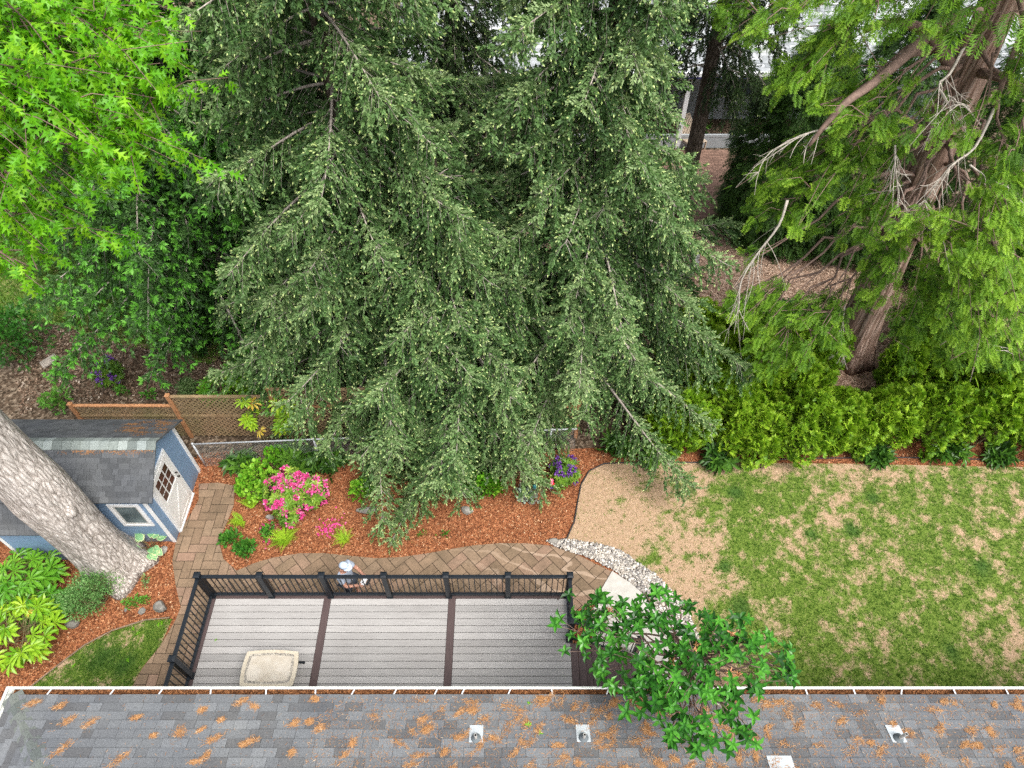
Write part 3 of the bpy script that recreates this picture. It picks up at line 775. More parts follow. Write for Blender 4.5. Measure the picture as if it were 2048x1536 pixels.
# railing posts with caps and base trims
RY = DY1 - .055; RXL = DX0 + .05; RXR = DX1 - .02
def post(x, y, z0=DZ, h=1.02, w=.052):
    mb = MB(); mb.box((x - w, y - w, z0), (x + w, y + w, z0 + h)); p = mb.build('railing_post', G['blackrail'], deck, .003)
    mb = MB(); W = w + .014
    mb.box((x - W, y - W, z0 + h), (x + W, y + W, z0 + h + .022)); mb.add([(x-W+.004,y-W+.004,z0+h+.022),(x+W-.004,y-W+.004,z0+h+.022),(x+W-.004,y+W-.004,z0+h+.022),(x-W+.004,y+W-.004,z0+h+.022),(x-.03,y-.03,z0+h+.04),(x+.03,y-.03,z0+h+.04),(x+.03,y+.03,z0+h+.04),(x-.03,y+.03,z0+h+.04)], [(4,5,6,7),(0,1,5,4),(1,2,6,5),(2,3,7,6),(3,0,4,7)])
    mb.build('post_cap', G['blackrail'], p, .003)
    mb = MB(); mb.box((x - W, y - W, z0 + .001), (x + W, y + W, z0 + .03)); mb.build('post_base', G['blackrail'], p, .003)
def panel(p0, p1, nb, z0=DZ, drop=0.0):
    p0, p1 = np.array(p0, float), np.array(p1, float); d = p1 - p0; L = np.linalg.norm(d); u = d / L; s = np.array([-u[1], u[0]])
    a, b = p0 + u * .054, p1 - u * .054; m = (a + b) / 2; hl = np.linalg.norm(b - a) / 2
    U = np.array([*u, 0]); S = np.array([*s, 0]); Z = np.array([0, 0, 1.0]); ax = U * hl + Z * (-drop / 2)
    top = MB(); top.obox((*m, z0 + .945 - drop / 2), ax, S * .036, Z * .022); tp = top.build('top_rail', G['blackrail'], deck, .006)
    bt = MB(); bt.obox((*m, z0 + .10 - drop / 2), ax, S * .028, Z * .022); bt.build('bottom_rail', G['blackrail'], tp, .004)
    for i in range(nb):
        f = (i + .5) / nb; c = a * (1 - f) + b * f; zz = z0 - drop * f; mb = MB()
        mb.box((c[0] - .0085, c[1] - .0085, zz + .12), (c[0] + .0085, c[1] + .0085, zz + .925)); mb.build('baluster', G['blackrail'], tp)
xs = [RXL + (RXR - RXL) * i / 6 for i in range(7)]
for x in xs: post(x, RY)
for i in range(6): panel((xs[i], RY), (xs[i + 1], RY), 10)
post(RXL, 4.38); panel((RXL, RY), (RXL, 4.38), 14); post(RXL, 3.02); panel((RXL, 4.38), (RXL, 3.02), 11)
post(RXR, 5.09); panel((RXR, RY), (RXR, 5.09), 7)
# stairs going down on the right
for k in range(5):
    z = DZ - .17 * (k + 1) + .17 * (0 if k else 0); z = DZ - .165 * k - (.0 if k else .0)
    x0 = DX1 + .004 + .285 * k; zt = DZ - .165 * (k + 1) if k else DZ - .004
    if k: zt = DZ - .165 * k
    mb = MB(); mb.box((x0, 3.02, zt - .03), (x0 + .138, 5.00, zt), 0, .5); mb.box((x0 + .145, 3.02, zt - .03), (x0 + .281, 5.00, zt), 0, .3 + .1 * k); tr = mb.build('stair_tread', G['brown_y'], deck, .004)
    mb = MB(); mb.box((x0 + .255, 3.02, zt - .162), (x0 + .275, 5.00, zt - .032), 0, .2); mb.build('stair_riser', G['brown_y'], tr)
mb = MB()
for yy in (3.0, 5.002): mb.add([(DX1, yy, DZ - .04), (DX1 + .3, yy, DZ - .04), (DX1 + 1.46, yy, .16), (DX1 + 1.46, yy, .0), (DX1 + 1.2, yy, 0), (DX1, yy, DZ - .4), (DX1, yy + .03, DZ - .04), (DX1 + .3, yy + .03, DZ - .04), (DX1 + 1.46, yy + .03, .16), (DX1 + 1.46, yy + .03, .0), (DX1 + 1.2, yy + .03, 0), (DX1, yy + .03, DZ - .4)], [(0,1,2,3,4,5),(11,10,9,8,7,6)] + [(i, (i+1)%6, (i+1)%6+6, i+6) for i in range(6)], 0, .3)
mb.build('stair_stringer', G['brown_x'], deck)
post(DX1 + 1.40, 5.06, .035, .98); panel((RXR, 5.09), (DX1 + 1.40, 5.06), 11, DZ, DZ - .035 + .04)

# ================================================================== PATIO TABLE
tc = (at(538, 1336, 1.42)); tcx, tcy = tc[0] - .0, tc[1]
TZ = DZ + .50
t = NT('tumbled marble top'); co = t.co(); f = t.noise(co, 7, 8, .68); f2 = t.noise(co, 2.6, 4)
c = t.ramp(f, [(.25, (.40, .33, .25)), (.42, (.58, .52, .43)), (.6, (.62, .57, .49))]); c = t.mix(1.0, c, t.ramp(f2, [(.25, (.78, .75, .70)), (.6, (1.03,) * 3)]), 'MULTIPLY')
G['marble'] = t.done(t.pbsdf(c, .45, t.bump(f, .1, .002), .4))
t = NT('stone rim'); co = t.co(); f = t.noise(co, 11, 6, .65)
G['rim'] = t.done(t.pbsdf(t.ramp(f, [(.25, (.50, .43, .32)), (.7, (.60, .54, .43))]), .5, t.bump(f, .1, .002), .35))
t = NT('mosaic band'); co = t.co(); v = t.n('TexVoronoi', None, Vector=co, Scale=62.0); vc = t.n('SeparateColor', None, Color=v.outputs['Color']).outputs[0]
G['mosaic'] = t.done(t.pbsdf(t.ramp(vc, [(0, (.13, .12, .11)), (.4, (.30, .27, .23)), (.7, (.42, .38, .31)), (1, (.60, .55, .46))]), .5, t.bump(v.outputs['Distance'], .3, .003), .35))
table = thing('patio_table', 'low outdoor table with cream stone top and mosaic border standing on the deck', 'table', (tcx, tcy, DZ))
def bulge(hx, hy, b, n=9):
    P = []
    for k, (x0, y0, x1, y1, nx, ny) in enumerate(((-hx, hy, hx, hy, 0, 1), (hx, hy, hx, -hy, 1, 0), (hx, -hy, -hx, -hy, 0, -1), (-hx, -hy, -hx, hy, -1, 0))):
        for i in range(n):
            f = i / n; o_ = b * 4 * f * (1 - f); P.append((tcx + x0 + (x1 - x0) * f + nx * o_, tcy + y0 + (y1 - y0) * f + ny * o_))
    return P[::-1]
def slab(mb, P, z0, z1, mat=0):
    n = len(P); V = [(x, y, z1) for x, y in P] + [(x, y, z0) for x, y in P]
    mb.add(V, [tuple(range(n)), tuple(range(2 * n - 1, n - 1, -1))] + [(i, i + n, (i + 1) % n + n, (i + 1) % n) for i in range(n)], mat)
hx, hy = .49, .315
mb = MB(); slab(mb, bulge(hx, hy, .035), TZ - .035, TZ); top = mb.build('tabletop', G['rim'], table, .006)
mb = MB(); slab(mb, bulge(hx - .07, hy - .055, .03), TZ - .01, TZ + .002); mb.build('mosaic_border', G['mosaic'], top)
mb = MB(); slab(mb, bulge(hx - .115, hy - .095, .026), TZ - .008, TZ + .004); mb.build('stone_inlay', G['marble'], top)
for sx in (-1, 1):
    for sy in (-1, 1):
        mb = MB(); b = np.array([tcx + sx * (hx - .12), tcy + sy * (hy - .10), DZ])
        mb.tube([b + (sx * .13, sy * .05, .012), b + (sx * .115, sy * .045, .03), b + (sx * .03, sy * .01, .16), b + (0, 0, .30), b + (sx * .05, sy * .03, TZ - DZ - .036)], [.03, .024, .018, .018, .024], 8); mb.build('leg', G['blackrail'], table)
mb = MB(); a = .38
for sy in (-1, 1): mb.obox((tcx, tcy + sy * (hy - .10), DZ + .24), (hx - .12, 0, 0), (0, .012, 0), (0, 0, .012))
mb.obox((tcx, tcy, DZ + .24), (.012, 0, 0), (0, hy - .10, 0), (0, 0, .0125)); mb.build('stretcher', G['blackrail'], table)

# ================================================================== SHED
def siding_mat(name, base):
    t = NT(name); co = t.co(); z = t.n('SeparateXYZ', None, Vector=co).outputs[2]
    fr = t.n('Math', {'operation': 'FRACT'}, i0=t.n('Math', {'operation': 'MULTIPLY'}, i0=z, i1=9.0).outputs[0]).outputs[0]
    f = t.noise(t.co((1, 1, 6)), 5, 5, .6)
    dk = tuple(v * .6 for v in base)
    c = t.mix(t.ramp(fr, [(0, (1,) * 3), (.07, (0,) * 3)]), base, dk)
    c = t.mix(1.0, c, t.ramp(f, [(.25, (.8,) * 3), (.75, (1.15,) * 3)]), 'MULTIPLY')
    sp_ = t.n('MapRange', None, Value=z); sp_.inputs[1].default_value = .75; sp_.inputs[2].default_value = .0
    mud = t.n('Math', {'operation': 'MULTIPLY'}, i0=t.noise(t.co((1, 1, .6)), 2.6, 5), i1=sp_.outputs[0]).outputs[0]
    c = t.mix(t.ramp(mud, [(.2, (0,) * 3), (.7, (.65,) * 3)]), c, (.20, .155, .11))     # soil splashed up the boards
    return t.done(t.pbsdf(c, .6, t.bump(fr, .5, .012), .3))
G['blue'] = siding_mat('blue lap siding', (.20, .31, .46))
t = NT('white door paint'); co = t.co(); z = t.n('SeparateXYZ', None, Vector=co).outputs[2]; f = t.noise(co, 5, 5)
sp2 = t.n('MapRange', None, Value=z); sp2.inputs[1].default_value = .8; sp2.inputs[2].default_value = .05
mud = t.n('Math', {'operation': 'MULTIPLY'}, i0=t.noise(co, 3.5, 6, .65), i1=sp2.outputs[0]).outputs[0]
c = t.mix(t.ramp(mud, [(.25, (0,) * 3), (.75, (.7,) * 3)]), t.ramp(f, [(.3, (.72, .71, .68)), (.7, (.80, .79, .77))]), (.36, .26, .18))
G['whitedirty'] = t.done(t.pbsdf(c, .5, None, .35))
G['white'] = plain('white trim paint', (.76, .77, .77), .5, .05, 5, .05)
G['shedroof'] = shingle_mat('shed shingle', [(0, (.078, .082, .086)), (.5, (.098, .103, .108)), (1, (.118, .124, .13))])
G['ridgecap'] = shingle_mat('pale ridge cap', [(0, (.14, .16, .15)), (.5, (.25, .285, .265)), (1, (.35, .39, .37))], 50)
t = NT('window glass'); co = t.co(); f = t.noise(co, 3, 4)
G['glass'] = t.done(t.pbsdf(t.ramp(f, [(.3, (.05, .075, .08)), (.7, (.16, .21, .22))]), .08, None, .6))
G['doorglass'] = plain('dark door pane', (.075, .035, .028), .15, .3, 6, .02, .5)
G['metal'] = plain('dark bronze hardware', (.05, .045, .04), .35, .2, 10, .05, .5, .6)
shed = thing('garden_shed', 'blue clapboard shed with grey shingle roof and white door facing the path', 'shed', (-9.5, 8.6, 0))
SX, SY0, SY1, SXL = -7.87, 7.71, 9.68, -12.6; RZ_, RYc = 2.76, 8.63; EZs = 2.08; RX = -7.57
mb = MB()
yf, yb = 7.54, 9.72; slf = (RZ_ - EZs) / (RYc - yf); slb = (RZ_ - EZs) / (yb - RYc)
zf = lambda y: RZ_ - .04 - (RYc - y) * slf if y < RYc else RZ_ - .04 - (y - RYc) * slb
V = [(SX, SY0, 0), (SX, SY1, 0), (SX, SY1, zf(SY1) - .01), (SX, RYc, zf(RYc) - .01), (SX, SY0, zf(SY0) - .01)]
V += [(SXL, y, z) for x, y, z in V]
mb.add(V, [(0, 1, 2, 3, 4), (9, 8, 7, 6, 5), (0, 4, 9, 5), (1, 6, 7, 2)])
wall = mb.build('wall', G['blue'], shed)
mb = MB()
lf = math.hypot(RYc - yf, RZ_ - EZs); vf = nrm(np.array([0, RYc - yf, RZ_ - EZs])); lb = math.hypot(yb - RYc, RZ_ - EZs); vb = nrm(np.array([0, RYc - yb, RZ_ - EZs]))
shingles(mb, np.array([SXL, yf, EZs]), np.array([1.0, 0, 0]), vf, lf, lambda b: 0, lambda b: RX - SXL, .118, .19, 3, (0, 1), .006)
shingles(mb, np.array([RX, yb, EZs]), np.array([-1.0, 0, 0]), vb, lb, lambda b: 0, lambda b: RX - SXL, .118, .19, 4, (0, .9), .006)
for (y0, z0, y1, z1) in ((yf, EZs, RYc, RZ_), (yb, EZs, RYc, RZ_)):
    mb.add([(RX, y0, z0 - .004), (RX, y1, z1 - .004), (RX, y1, z1 - .03), (RX, y0, z0 - .03), (SXL, y0, z0 - .004), (SXL, y1, z1 - .004), (SXL, y1, z1 - .03), (SXL, y0, z0 - .03)], [(0, 1, 2, 3), (4, 7, 6, 5), (3, 2, 6, 7), (0, 3, 7, 4)], 0, .2)
sroof = mb.build('roof', G['shedroof'], shed)
mb = MB(); rs = np.random.RandomState(5); x = RX + .01
while x > SXL:
    for sgn, sl in ((-1, slf), (1, slb)):
        w = .155; h0, h1 = .030, .016
        P = [(x, RYc, RZ_ + h0), (x - .215, RYc, RZ_ + h1), (x - .215, RYc + sgn * w, RZ_ + h1 - w * sl), (x, RYc + sgn * w, RZ_ + h0 - w * sl), (x, RYc, RZ_ + h0 - .02), (x, RYc + sgn * w, RZ_ + h0 - w * sl - .02), (x - .215, RYc + sgn * w, RZ_ + h1 - w * sl - .02)]
        F = [(0, 1, 2, 3), (0, 3, 5, 4), (3, 2, 6, 5)]
        if x == RX + .01: rr = .35
        mb.add(P, F if sgn > 0 else [f[::-1] for f in F], 0, rr if sgn > 0 else (rr := rs.rand()))
    x -= .20
mb.build('ridge_cap', G['ridgecap'], sroof)
# trim boards
def trim(lo, hi, nm='corner_board', m='white', par=None):
    mb = MB(); mb.box(lo, hi); return mb.build(nm, G[m], par or shed, .003)
trim((SX - .07, SY0 - .022, 0), (SX + .022, SY0 - .001, zf(SY0) - .03)); trim((SX + .001, SY1 - .08, 0), (SX + .024, SY1 + .012, zf(SY1) - .05))
mb = MB(); mb.obox((SX + .012, (RYc + SY1) / 2, (zf(RYc) + zf(SY1)) / 2 - .07), (.010, 0, 0), (0, (SY1 - RYc) / 2, (zf(SY1) - zf(RYc)) / 2), (0, .0, .05)); mb.build('rake_board', G['white'], shed)
# door on the gable end, six panes over a cross-braced panel
D0, D1, DT = 8.02, 8.93, 1.86; dx = SX
door = MB(); door.box((dx + .004, D0, .05), (dx + .030, D1, DT)); door_o = door.build('door', G['whitedirty'], shed, .003)
def fr(y0, z0, y1, z1, d=.012, nm='door_rail', m='whitedirty', par=None):
    mb = MB(); mb.box((dx + .031, y0, z0), (dx + .031 + d, y1, z1)); return mb.build(nm, G[m], par or door_o, .002)
mb = MB()
for a, b, c_2, d_ in ((D0, .05, D0 + .10, DT), (D1 - .10, .05, D1, DT)): mb.box((dx + .031, a, b), (dx + .045, c_2, d_))
for zz in (.05, .92, DT - .12): mb.box((dx + .0312, D0 + .101, zz), (dx + .0452, D1 - .101, zz + .11))
mb.build('door_frame', G['whitedirty'], door_o, .002)
mb = MB(); ym = (D0 + D1) / 2
for s in (-1, 1): mb.obox((dx + .0365 + s * .003, ym, .54), (.004, 0, 0), (0, (D1 - D0) / 2 - .11, s * .36), (0, -.03 * s, .03))
mb.build('cross_brace', G['whitedirty'], door_o)
py0, py1, pz0, pz1 = D0 + .125, D1 - .125, 1.05, DT - .14
for i in range(3):
    for j in range(3):
        a = py0 + (py1 - py0) * i / 3; b = pz0 + (pz1 - pz0) * j / 3
        fr(a + .018, b + .018, a + (py1 - py0) / 3 - .018, b + (pz1 - pz0) / 3 - .018, .004, 'door_pane', 'doorglass')
def casing(y0, z0, y1, z1): trim((SX + .001, y0, z0), (SX + .035, y1, z1), 'door_casing')
casing(D0 - .075, .0, D0 - .004, DT + .01); casing(D1 + .004, 0, D1 + .075, DT + .01); trim((SX + .001, D0 - .075, DT + .012), (SX + .036, D1 + .075, DT + .09), 'door_casing')
trim((SX + .002, D0 - .07, 0), (SX + .07, D1 + .07, .045), 'door_sill')
for zz, r in ((1.0, .03), (1.16, .024)):
    mb = MB(); p = np.array([dx + .046, D1 - .055, zz]); mb.tube([p, p + (.02, 0, 0), p + (.03, 0, 0), p + (.055, 0, 0)], [.02, .012, r, r * .8], 12); mb.build('door_handle' if zz < 1.1 else 'door_lock', G['metal'], door_o)
# window on the front wall
WX0, WX1, WZ0, WZ1 = -8.74, -8.05, .80, 1.74; wy = SY0
mb = MB(); w = .075
mb.box((WX0, wy - .03, WZ0), (WX0 + w, wy - .001, WZ1)); mb.box((WX1 - w, wy - .03, WZ0), (WX1, wy - .001, WZ1)); mb.box((WX0 + w, wy - .0302, WZ0), (WX1 - w, wy - .001, WZ0 + w)); mb.box((WX0 + w, wy - .0302, WZ1 - w), (WX1 - w, wy - .001, WZ1))
win = mb.build('window', G['white'], shed, .002)
mb = MB(); mb.box((WX0 + w, wy - .006, WZ0 + w), (WX1 - w, wy - .002, WZ1 - w)); mb.build('pane', G['glass'], win)
mb = MB()
for a, b, c_2, d_ in ((WX0 + w, WZ0 + w, WX0 + w + .035, WZ1 - w), (WX1 - w - .035, WZ0 + w, WX1 - w, WZ1 - w), (WX0 + w + .035, WZ0 + w, WX1 - w - .035, WZ0 + w + .04), (WX0 + w + .035, WZ1 - w - .04, WX1 - w - .035, WZ1 - w)): mb.box((a, wy - .018, b), (c_2, wy - .0065, d_))
mb.build('sash', G['pvc'], win)
# lower lean-to part on the left, roof sweeping further out
LX0, LX1, LY = -11.22, -10.05, 7.25
mb = MB(); lz = 1.50
mb.add([(LX0, LY, 0), (LX1, LY, 0), (LX1, SY0, 0), (LX0, SY0, 0), (LX0, LY, lz - .06), (LX1, LY, lz - .06), (LX1, SY0, 1.9), (LX0, SY0, 1.9)], [(0, 1, 5, 4), (1, 2, 6, 5), (3, 0, 4, 7)]); mb.build('lean_to_wall', G['blue'], shed)
mb = MB(); ye, ze = LY - .12, lz - .06; yt = 7.95; vt = nrm(np.array([0, yt - ye, zf(yt) + .045 - ze + .02])); ll = math.hypot(yt - ye, zf(yt) + .065 - ze)
shingles(mb, np.array([-12.6, ye, ze]), np.array([1.0, 0, 0]), vt, ll, lambda b: 0, lambda b: LX1 + .12 + 12.6, .118, .19, 6, (0, 1), .006)
xa, xb = -12.6, LX1 + .12; e = np.array([0, ye, ze - .004]); tq = e + vt * ll; dn = np.array([0, 0, -.03])
mb.add([np.array([xb, 0, 0]) + e, np.array([xb, 0, 0]) + tq, np.array([xb, 0, 0]) + tq + dn, np.array([xb, 0, 0]) + e + dn, np.array([xa, 0, 0]) + e, np.array([xa, 0, 0]) + tq, np.array([xa, 0, 0]) + tq + dn, np.array([xa, 0, 0]) + e + dn], [(0, 1, 2, 3), (3, 2, 6, 7), (0, 3, 7, 4)], 0, .2)
mb.build('lean_to_roof', G['shedroof'], shed)
trim((LX0 - .002, LY - .022, 0), (LX0 + .07, LY - .001, lz - .09)); trim((LX1 - .07, LY - .022, 0), (LX1 + .002, LY - .001, lz - .09))
# needles on shed roof
mb = MB()
for _ in range(26):
    x, y = rng.uniform(-8.6, -7.7), rng.uniform(8.85, 9.65); n = int(rng.uniform(15, 60)); q = rng.normal(size=(n, 2)) * (.10, .03)
    T = np.stack([x + q[:, 0], y + q[:, 1], RZ_ - (y + q[:, 1] - RYc) * slb + .012], 1); a = rng.uniform(0, 6.28, n)
    ok = (T[:, 0] < RX - .02) & (T[:, 1] < yb)
    mb.inst(NEED, frames(np.stack([np.cos(a), np.sin(a), -np.sin(a) * slb], 1), .05, rng, (0, slb, 1), W=.12)[ok], T[ok], np.clip(rng.normal(.4, .2, n), 0, 1)[ok])
for _ in range(30):
    x, y = rng.uniform(-9.6, -7.7), rng.uniform(8.42, 8.5); n = int(rng.uniform(3, 16)); q = rng.normal(size=(n, 2)) * (.06, .02)
    T = np.stack([x + q[:, 0], y + q[:, 1], RZ_ - (RYc - y - q[:, 1]) * slf + .012], 1); a = rng.uniform(0, 6.28, n)
    mb.inst(NEED, frames(np.stack([np.cos(a), np.sin(a), np.sin(a) * slf], 1), .05, rng, (0, -slf, 1), W=.12), T, np.clip(rng.normal(.4, .2, n), 0, 1))
tag(mb.build('pine_needles', G['needle']), 'orange dry needles scattered on the shed roof', 'needles', kind='stuff')

# ================================================================== FENCES
t = NT('weathered cedar lattice'); co = t.co(); f = t.noise(t.co((1, 1, 1)), 9, 6, .65); big = t.noise(co, .9, 3)
c = t.ramp(f, [(.25, (.20, .125, .07)), (.5, (.33, .22, .125)), (.75, (.43, .30, .18))])
c = t.mix(t.ramp(big, [(.42, (0,) * 3), (.66, (.55,) * 3)]), c, (.18, .19, .075))     # green algae film
G['lattice'] = t.done(t.pbsdf(c, .85, t.bump(f, .3, .004), .15))
G['cedarpost'] = plain('orange cedar post', (.46, .225, .105), .8, .25, 9, .3)
lf_ = thing('lattice_fence', 'stepped brown wooden lattice fence behind the shed', 'fence', (-6, 10.7, 0))
FY = 10.7
def lattice(x0, x1, z0, z1):
    mb = MB(); sp_, w, th = .098, .019, .005
    box = [(x0, z0), (x1, z0), (x1, z1), (x0, z1)]
    for fam, off in ((1, -.0075), (-1, .0035)):
        c = x0 - (z1 - z0) - (z1 - z0)
        while c < x1 + 2 * (z1 - z0):
            # strip centre line: x = c + fam*(z-z0) (+shift)
            L = z1 - z0 + .2; h = w * math.sqrt(2) 
            a0 = c if fam == 1 else c + (z1 - z0)
            q = [(a0 - h - fam * .1, z0 - .1), (a0 + h - fam * .1, z0 - .1), (a0 + h + fam * (L - .1), z0 + L - .1), (a0 - h + fam * (L - .1), z0 + L - .1)]
            r = clip(q, box)
            if len(r) >= 3 and abs(area2(r)) > 1e-4:
                n = len(r); V = [(x, FY + off - th, z) for x, z in r] + [(x, FY + off + th, z) for x, z in r]
                mb.add(V, [tuple(range(n)), tuple(range(2 * n - 1, n - 1, -1))] + [(i, (i + 1) % n, (i + 1) % n + n, i + n)[::-1] for i in range(n)], 0, random.random())
            c += sp_ * math.sqrt(2) * .98
    return mb.build('lattice_panel', G['lattice'], lf_)
fp = [(-10.87, 1.42), (-8.35, 1.76), (-5.85, 2.05), (-3.35, 2.05), (-.85, 2.05), (1.65, 2.05)]
for i, (x, h) in enumerate(fp):
    mb = MB(); mb.box((x - .045, FY - .05, 0), (x + .045, FY + .04, h)); W = .06
    mb.add([(x - W, FY - .065, h), (x + W, FY - .065, h), (x + W, FY + .055, h), (x - W, FY + .055, h), (x, FY - .005, h + .07)], [(0, 1, 4), (1, 2, 4), (2, 3, 4), (3, 0, 4), (3, 2, 1, 0)]); mb.build('fence_post', G['cedarpost'], lf_, .004)
tops = [1.36, 1.72, 2.0, 2.0, 2.0]
for i in range(5):
    x0, x1 = fp[i][0] + .047, fp[i + 1][0] - .047; h = tops[i]
    lattice(x0 + .002, x1 - .002, .06, h - .03)
    mb = MB(); mb.box((x0, FY - .045, h - .04), (x1, FY + .035, h)); mb.build('top_rail', G['cedarpost'] if i == 0 else G['lattice'], lf_, .004)
    mb = MB(); mb.box((x0, FY - .03, (.9 if i < 2 else 1.28)), (x1, FY - .0135, (.9 if i < 2 else 1.28) + .08)); mb.build('middle_rail', G['lattice'] if i < 2 else G['cedarpost'], lf_, .003)
# chain link
G['galvpipe'] = plain('galvanised pipe', (.62, .64, .66), .4, .08, 8, .03, .5, .3)
G['wire'] = plain('galvanised wire', (.36, .37, .36), .5, .1, 8, .02, .4, .3)
cl = thing('chain_link_fence', 'galvanised chain link fence with pale pipe top rail in front of the lattice', 'fence', (-2, 10.1, 0))
A, B = np.array([-7.75, 9.78]), np.array([1.6, 10.24]); CH = 1.0
L = np.linalg.norm(B - A); u = (B - A) / L
P3 = lambda s, z: np.array([*(A + u * s), z])
mb = MB(); mb.tube([P3(0, CH), P3(L * .5, CH), P3(L, CH)], .02, 10); mb.build('top_rail', G['galvpipe'], cl)
for s in np.arange(0.02, L, 2.9):
    mb = MB(); mb.tube([P3(s, 0), P3(s, CH - .01)], .024, 8); mb.tube([P3(s, CH - .012), P3(s, CH + .035), P3(s, CH + .05)], [.032, .03, .008], 8); mb.build('fence_post', G['galvpipe'], cl)
mb = MB(); d = .075; S0 = np.arange(-CH, L, d)
for fam in (1, -1):
    a = S0 if fam == 1 else S0 + CH
    e = a + fam * (CH - .05)
    s0, s1 = np.clip(a, 0, L), np.clip(e, 0, L)
    z0 = .03 + (s0 - a) * fam; z1 = .03 + (s1 - a) * fam
    ok = (np.abs(s1 - s0) > .02)
    Pw = np.stack([np.stack([A[0] + u[0] * s0 - u[1] * .004 * fam, A[1] + u[1] * s0 + .004 * fam, z0], 1), np.stack([A[0] + u[0] * s1, A[1] + u[1] * s1 + .004 * fam, z1], 1)], 1)[ok]
    tubes(mb, Pw, np.full((len(Pw), 2), .0028), 3, 0, np.full(len(Pw), .5))
mb.build('chain_link_mesh', G['wire'], cl)
# ================================================================== PLANT PARTS (prototype leaves)
def P_(V, F, r): return (np.array(V, float), np.array(F), np.array(r, float))
def spray_proto(n=22, seed=0, bl=.22, w=.055, flat=0.0, tipbright=.18):
    rs = np.random.default_rng(seed); V, F, R = [], [], []
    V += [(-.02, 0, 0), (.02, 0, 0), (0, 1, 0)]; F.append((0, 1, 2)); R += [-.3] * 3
    for i in range(n):
        y = (i + .3) / n; a = rs.uniform(0, 6.28)
        out = np.array([math.cos(a), 0, math.sin(a) * (1 - flat)]); d = out * .8 + np.array([0, .75, 0]); d /= np.linalg.norm(d)
        l = bl * (1.15 - .55 * y) * rs.uniform(.7, 1.2); p = np.array([0, y * .95, 0]); s = nrm(np.cross(d, rs.normal(size=3))) * w * .5
        b = len(V); V += [tuple(p + d * l * .15 + s), tuple(p + d * l), tuple(p + d * l * .15 - s)]; F += [(b, b + 1, b + 2)]
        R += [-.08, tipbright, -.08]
    return P_(V, F, R)
SPRAY = [spray_proto(17, s, .34, .17) for s in range(4)]
BUD = P_([(0, 0, 0), (.22, .45, 0), (0, .45, .22), (-.22, .45, 0), (0, .45, -.22), (0, 1, 0)], [(0, 1, 2), (0, 2, 3), (0, 3, 4), (0, 4, 1), (5, 2, 1), (5, 3, 2), (5, 4, 3), (5, 1, 4)], [-.2, 0, 0, 0, 0, .25])
def tuft_proto(n=9, seed=0):
    rs = np.random.default_rng(seed); V, F, R = [], [], []
    for i in range(n):
        a = i / n * 6.28 + rs.uniform(-.3, .3); d = nrm(np.array([math.cos(a), rs.uniform(.5, 1.6), math.sin(a)])); l = rs.uniform(.7, 1.0); s = nrm(np.cross(d, rs.normal(size=3))) * .14
        b = len(V); V += [(0, 0, 0), tuple(d * l * .55 + s), tuple(d * l), tuple(d * l * .55 - s)]; F += [(b, b + 1, b + 2), (b, b + 2, b + 3)]; R += [-.2, 0, .15, 0]
    return P_(V, F, R)
TUFTS = [tuft_proto(9, s) for s in range(2)]
def frond_proto(seed=0, pairs=7):
    """flat feathery cedar frond: side fingers each with two forks"""
    rs = np.random.default_rng(seed); V, F, R = [], [], []
    def blade(p, d, l, w, r):
        s = np.array([-d[1], d[0], 0]) * w; b = len(V)
        mid = p + d * l * .45 + np.array([0, 0, -.02 * l]); tip = p + d * l + np.array([0, 0, -.16 * l])
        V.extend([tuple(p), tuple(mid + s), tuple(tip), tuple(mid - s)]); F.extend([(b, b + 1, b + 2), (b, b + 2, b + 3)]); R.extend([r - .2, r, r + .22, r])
    for i in range(pairs):
        y = .08 + .84 * i / pairs; z = -.18 * y * y
        for sd in (-1, 1):
            l = .46 * (1 - .55 * y) * rs.uniform(.8, 1.15); a = R_(48 + rs.uniform(-9, 9)); d = np.array([math.sin(a) * sd, math.cos(a), 0])
            p = np.array([0, y + rs.uniform(-.02, .02), z]); blade(p, d, l, .027, 0)
            for f, da in ((.4, -.5), (.55, .5)):
                a2 = a + da; d2 = np.array([math.sin(a2) * sd, math.cos(a2), 0]); blade(p + d * l * f, d2, l * .52, .022, .04)
    blade(np.array([0, 0, 0.0]), np.array([0, 1.0, 0]), 1.0, .022, -.05)
    return P_(V, F, R)
FROND = [frond_proto(s) for s in range(3)]
def fan_proto(seed=0):
    """hinoki fan: cupped shell of short fingers"""
    rs = np.random.default_rng(seed); V, F, R = [], [], []
    for i in range(9):
        a = -1.25 + 2.5 * i / 8 + rs.uniform(-.1, .1); d = np.array([math.sin(a), math.cos(a), 0]); l = rs.uniform(.75, 1.05)
        s = np.array([-d[1], d[0], 0]) * .12; z1, z2 = .12 + rs.uniform(0, .1), .30 + rs.uniform(-.12, .15); b = len(V)
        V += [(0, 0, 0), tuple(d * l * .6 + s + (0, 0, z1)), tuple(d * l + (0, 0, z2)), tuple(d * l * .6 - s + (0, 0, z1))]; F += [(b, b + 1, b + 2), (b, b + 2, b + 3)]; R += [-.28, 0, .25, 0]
    return P_(V, F, R)
FAN = [fan_proto(s) for s in range(3)]
def leaf_proto(w=.30, fold=.12, curl=.12, mid=.45):
    V = [(0, 0, 0), (w * .5, .28, fold * .6), (w * .5, mid + .2, fold - curl * .4), (0, 1, -curl), (-w * .5, mid + .2, fold - curl * .4), (-w * .5, .28, fold * .6), (0, .35, 0), (0, mid + .25, -curl * .4)]
    F = [(0, 1, 6), (0, 6, 5), (1, 2, 6), (2, 7, 6), (5, 6, 4), (6, 7, 4), (2, 3, 7), (7, 3, 4)]
    return P_(V, F, [-.06, .02, .02, .0, .02, .02, .16, .14])
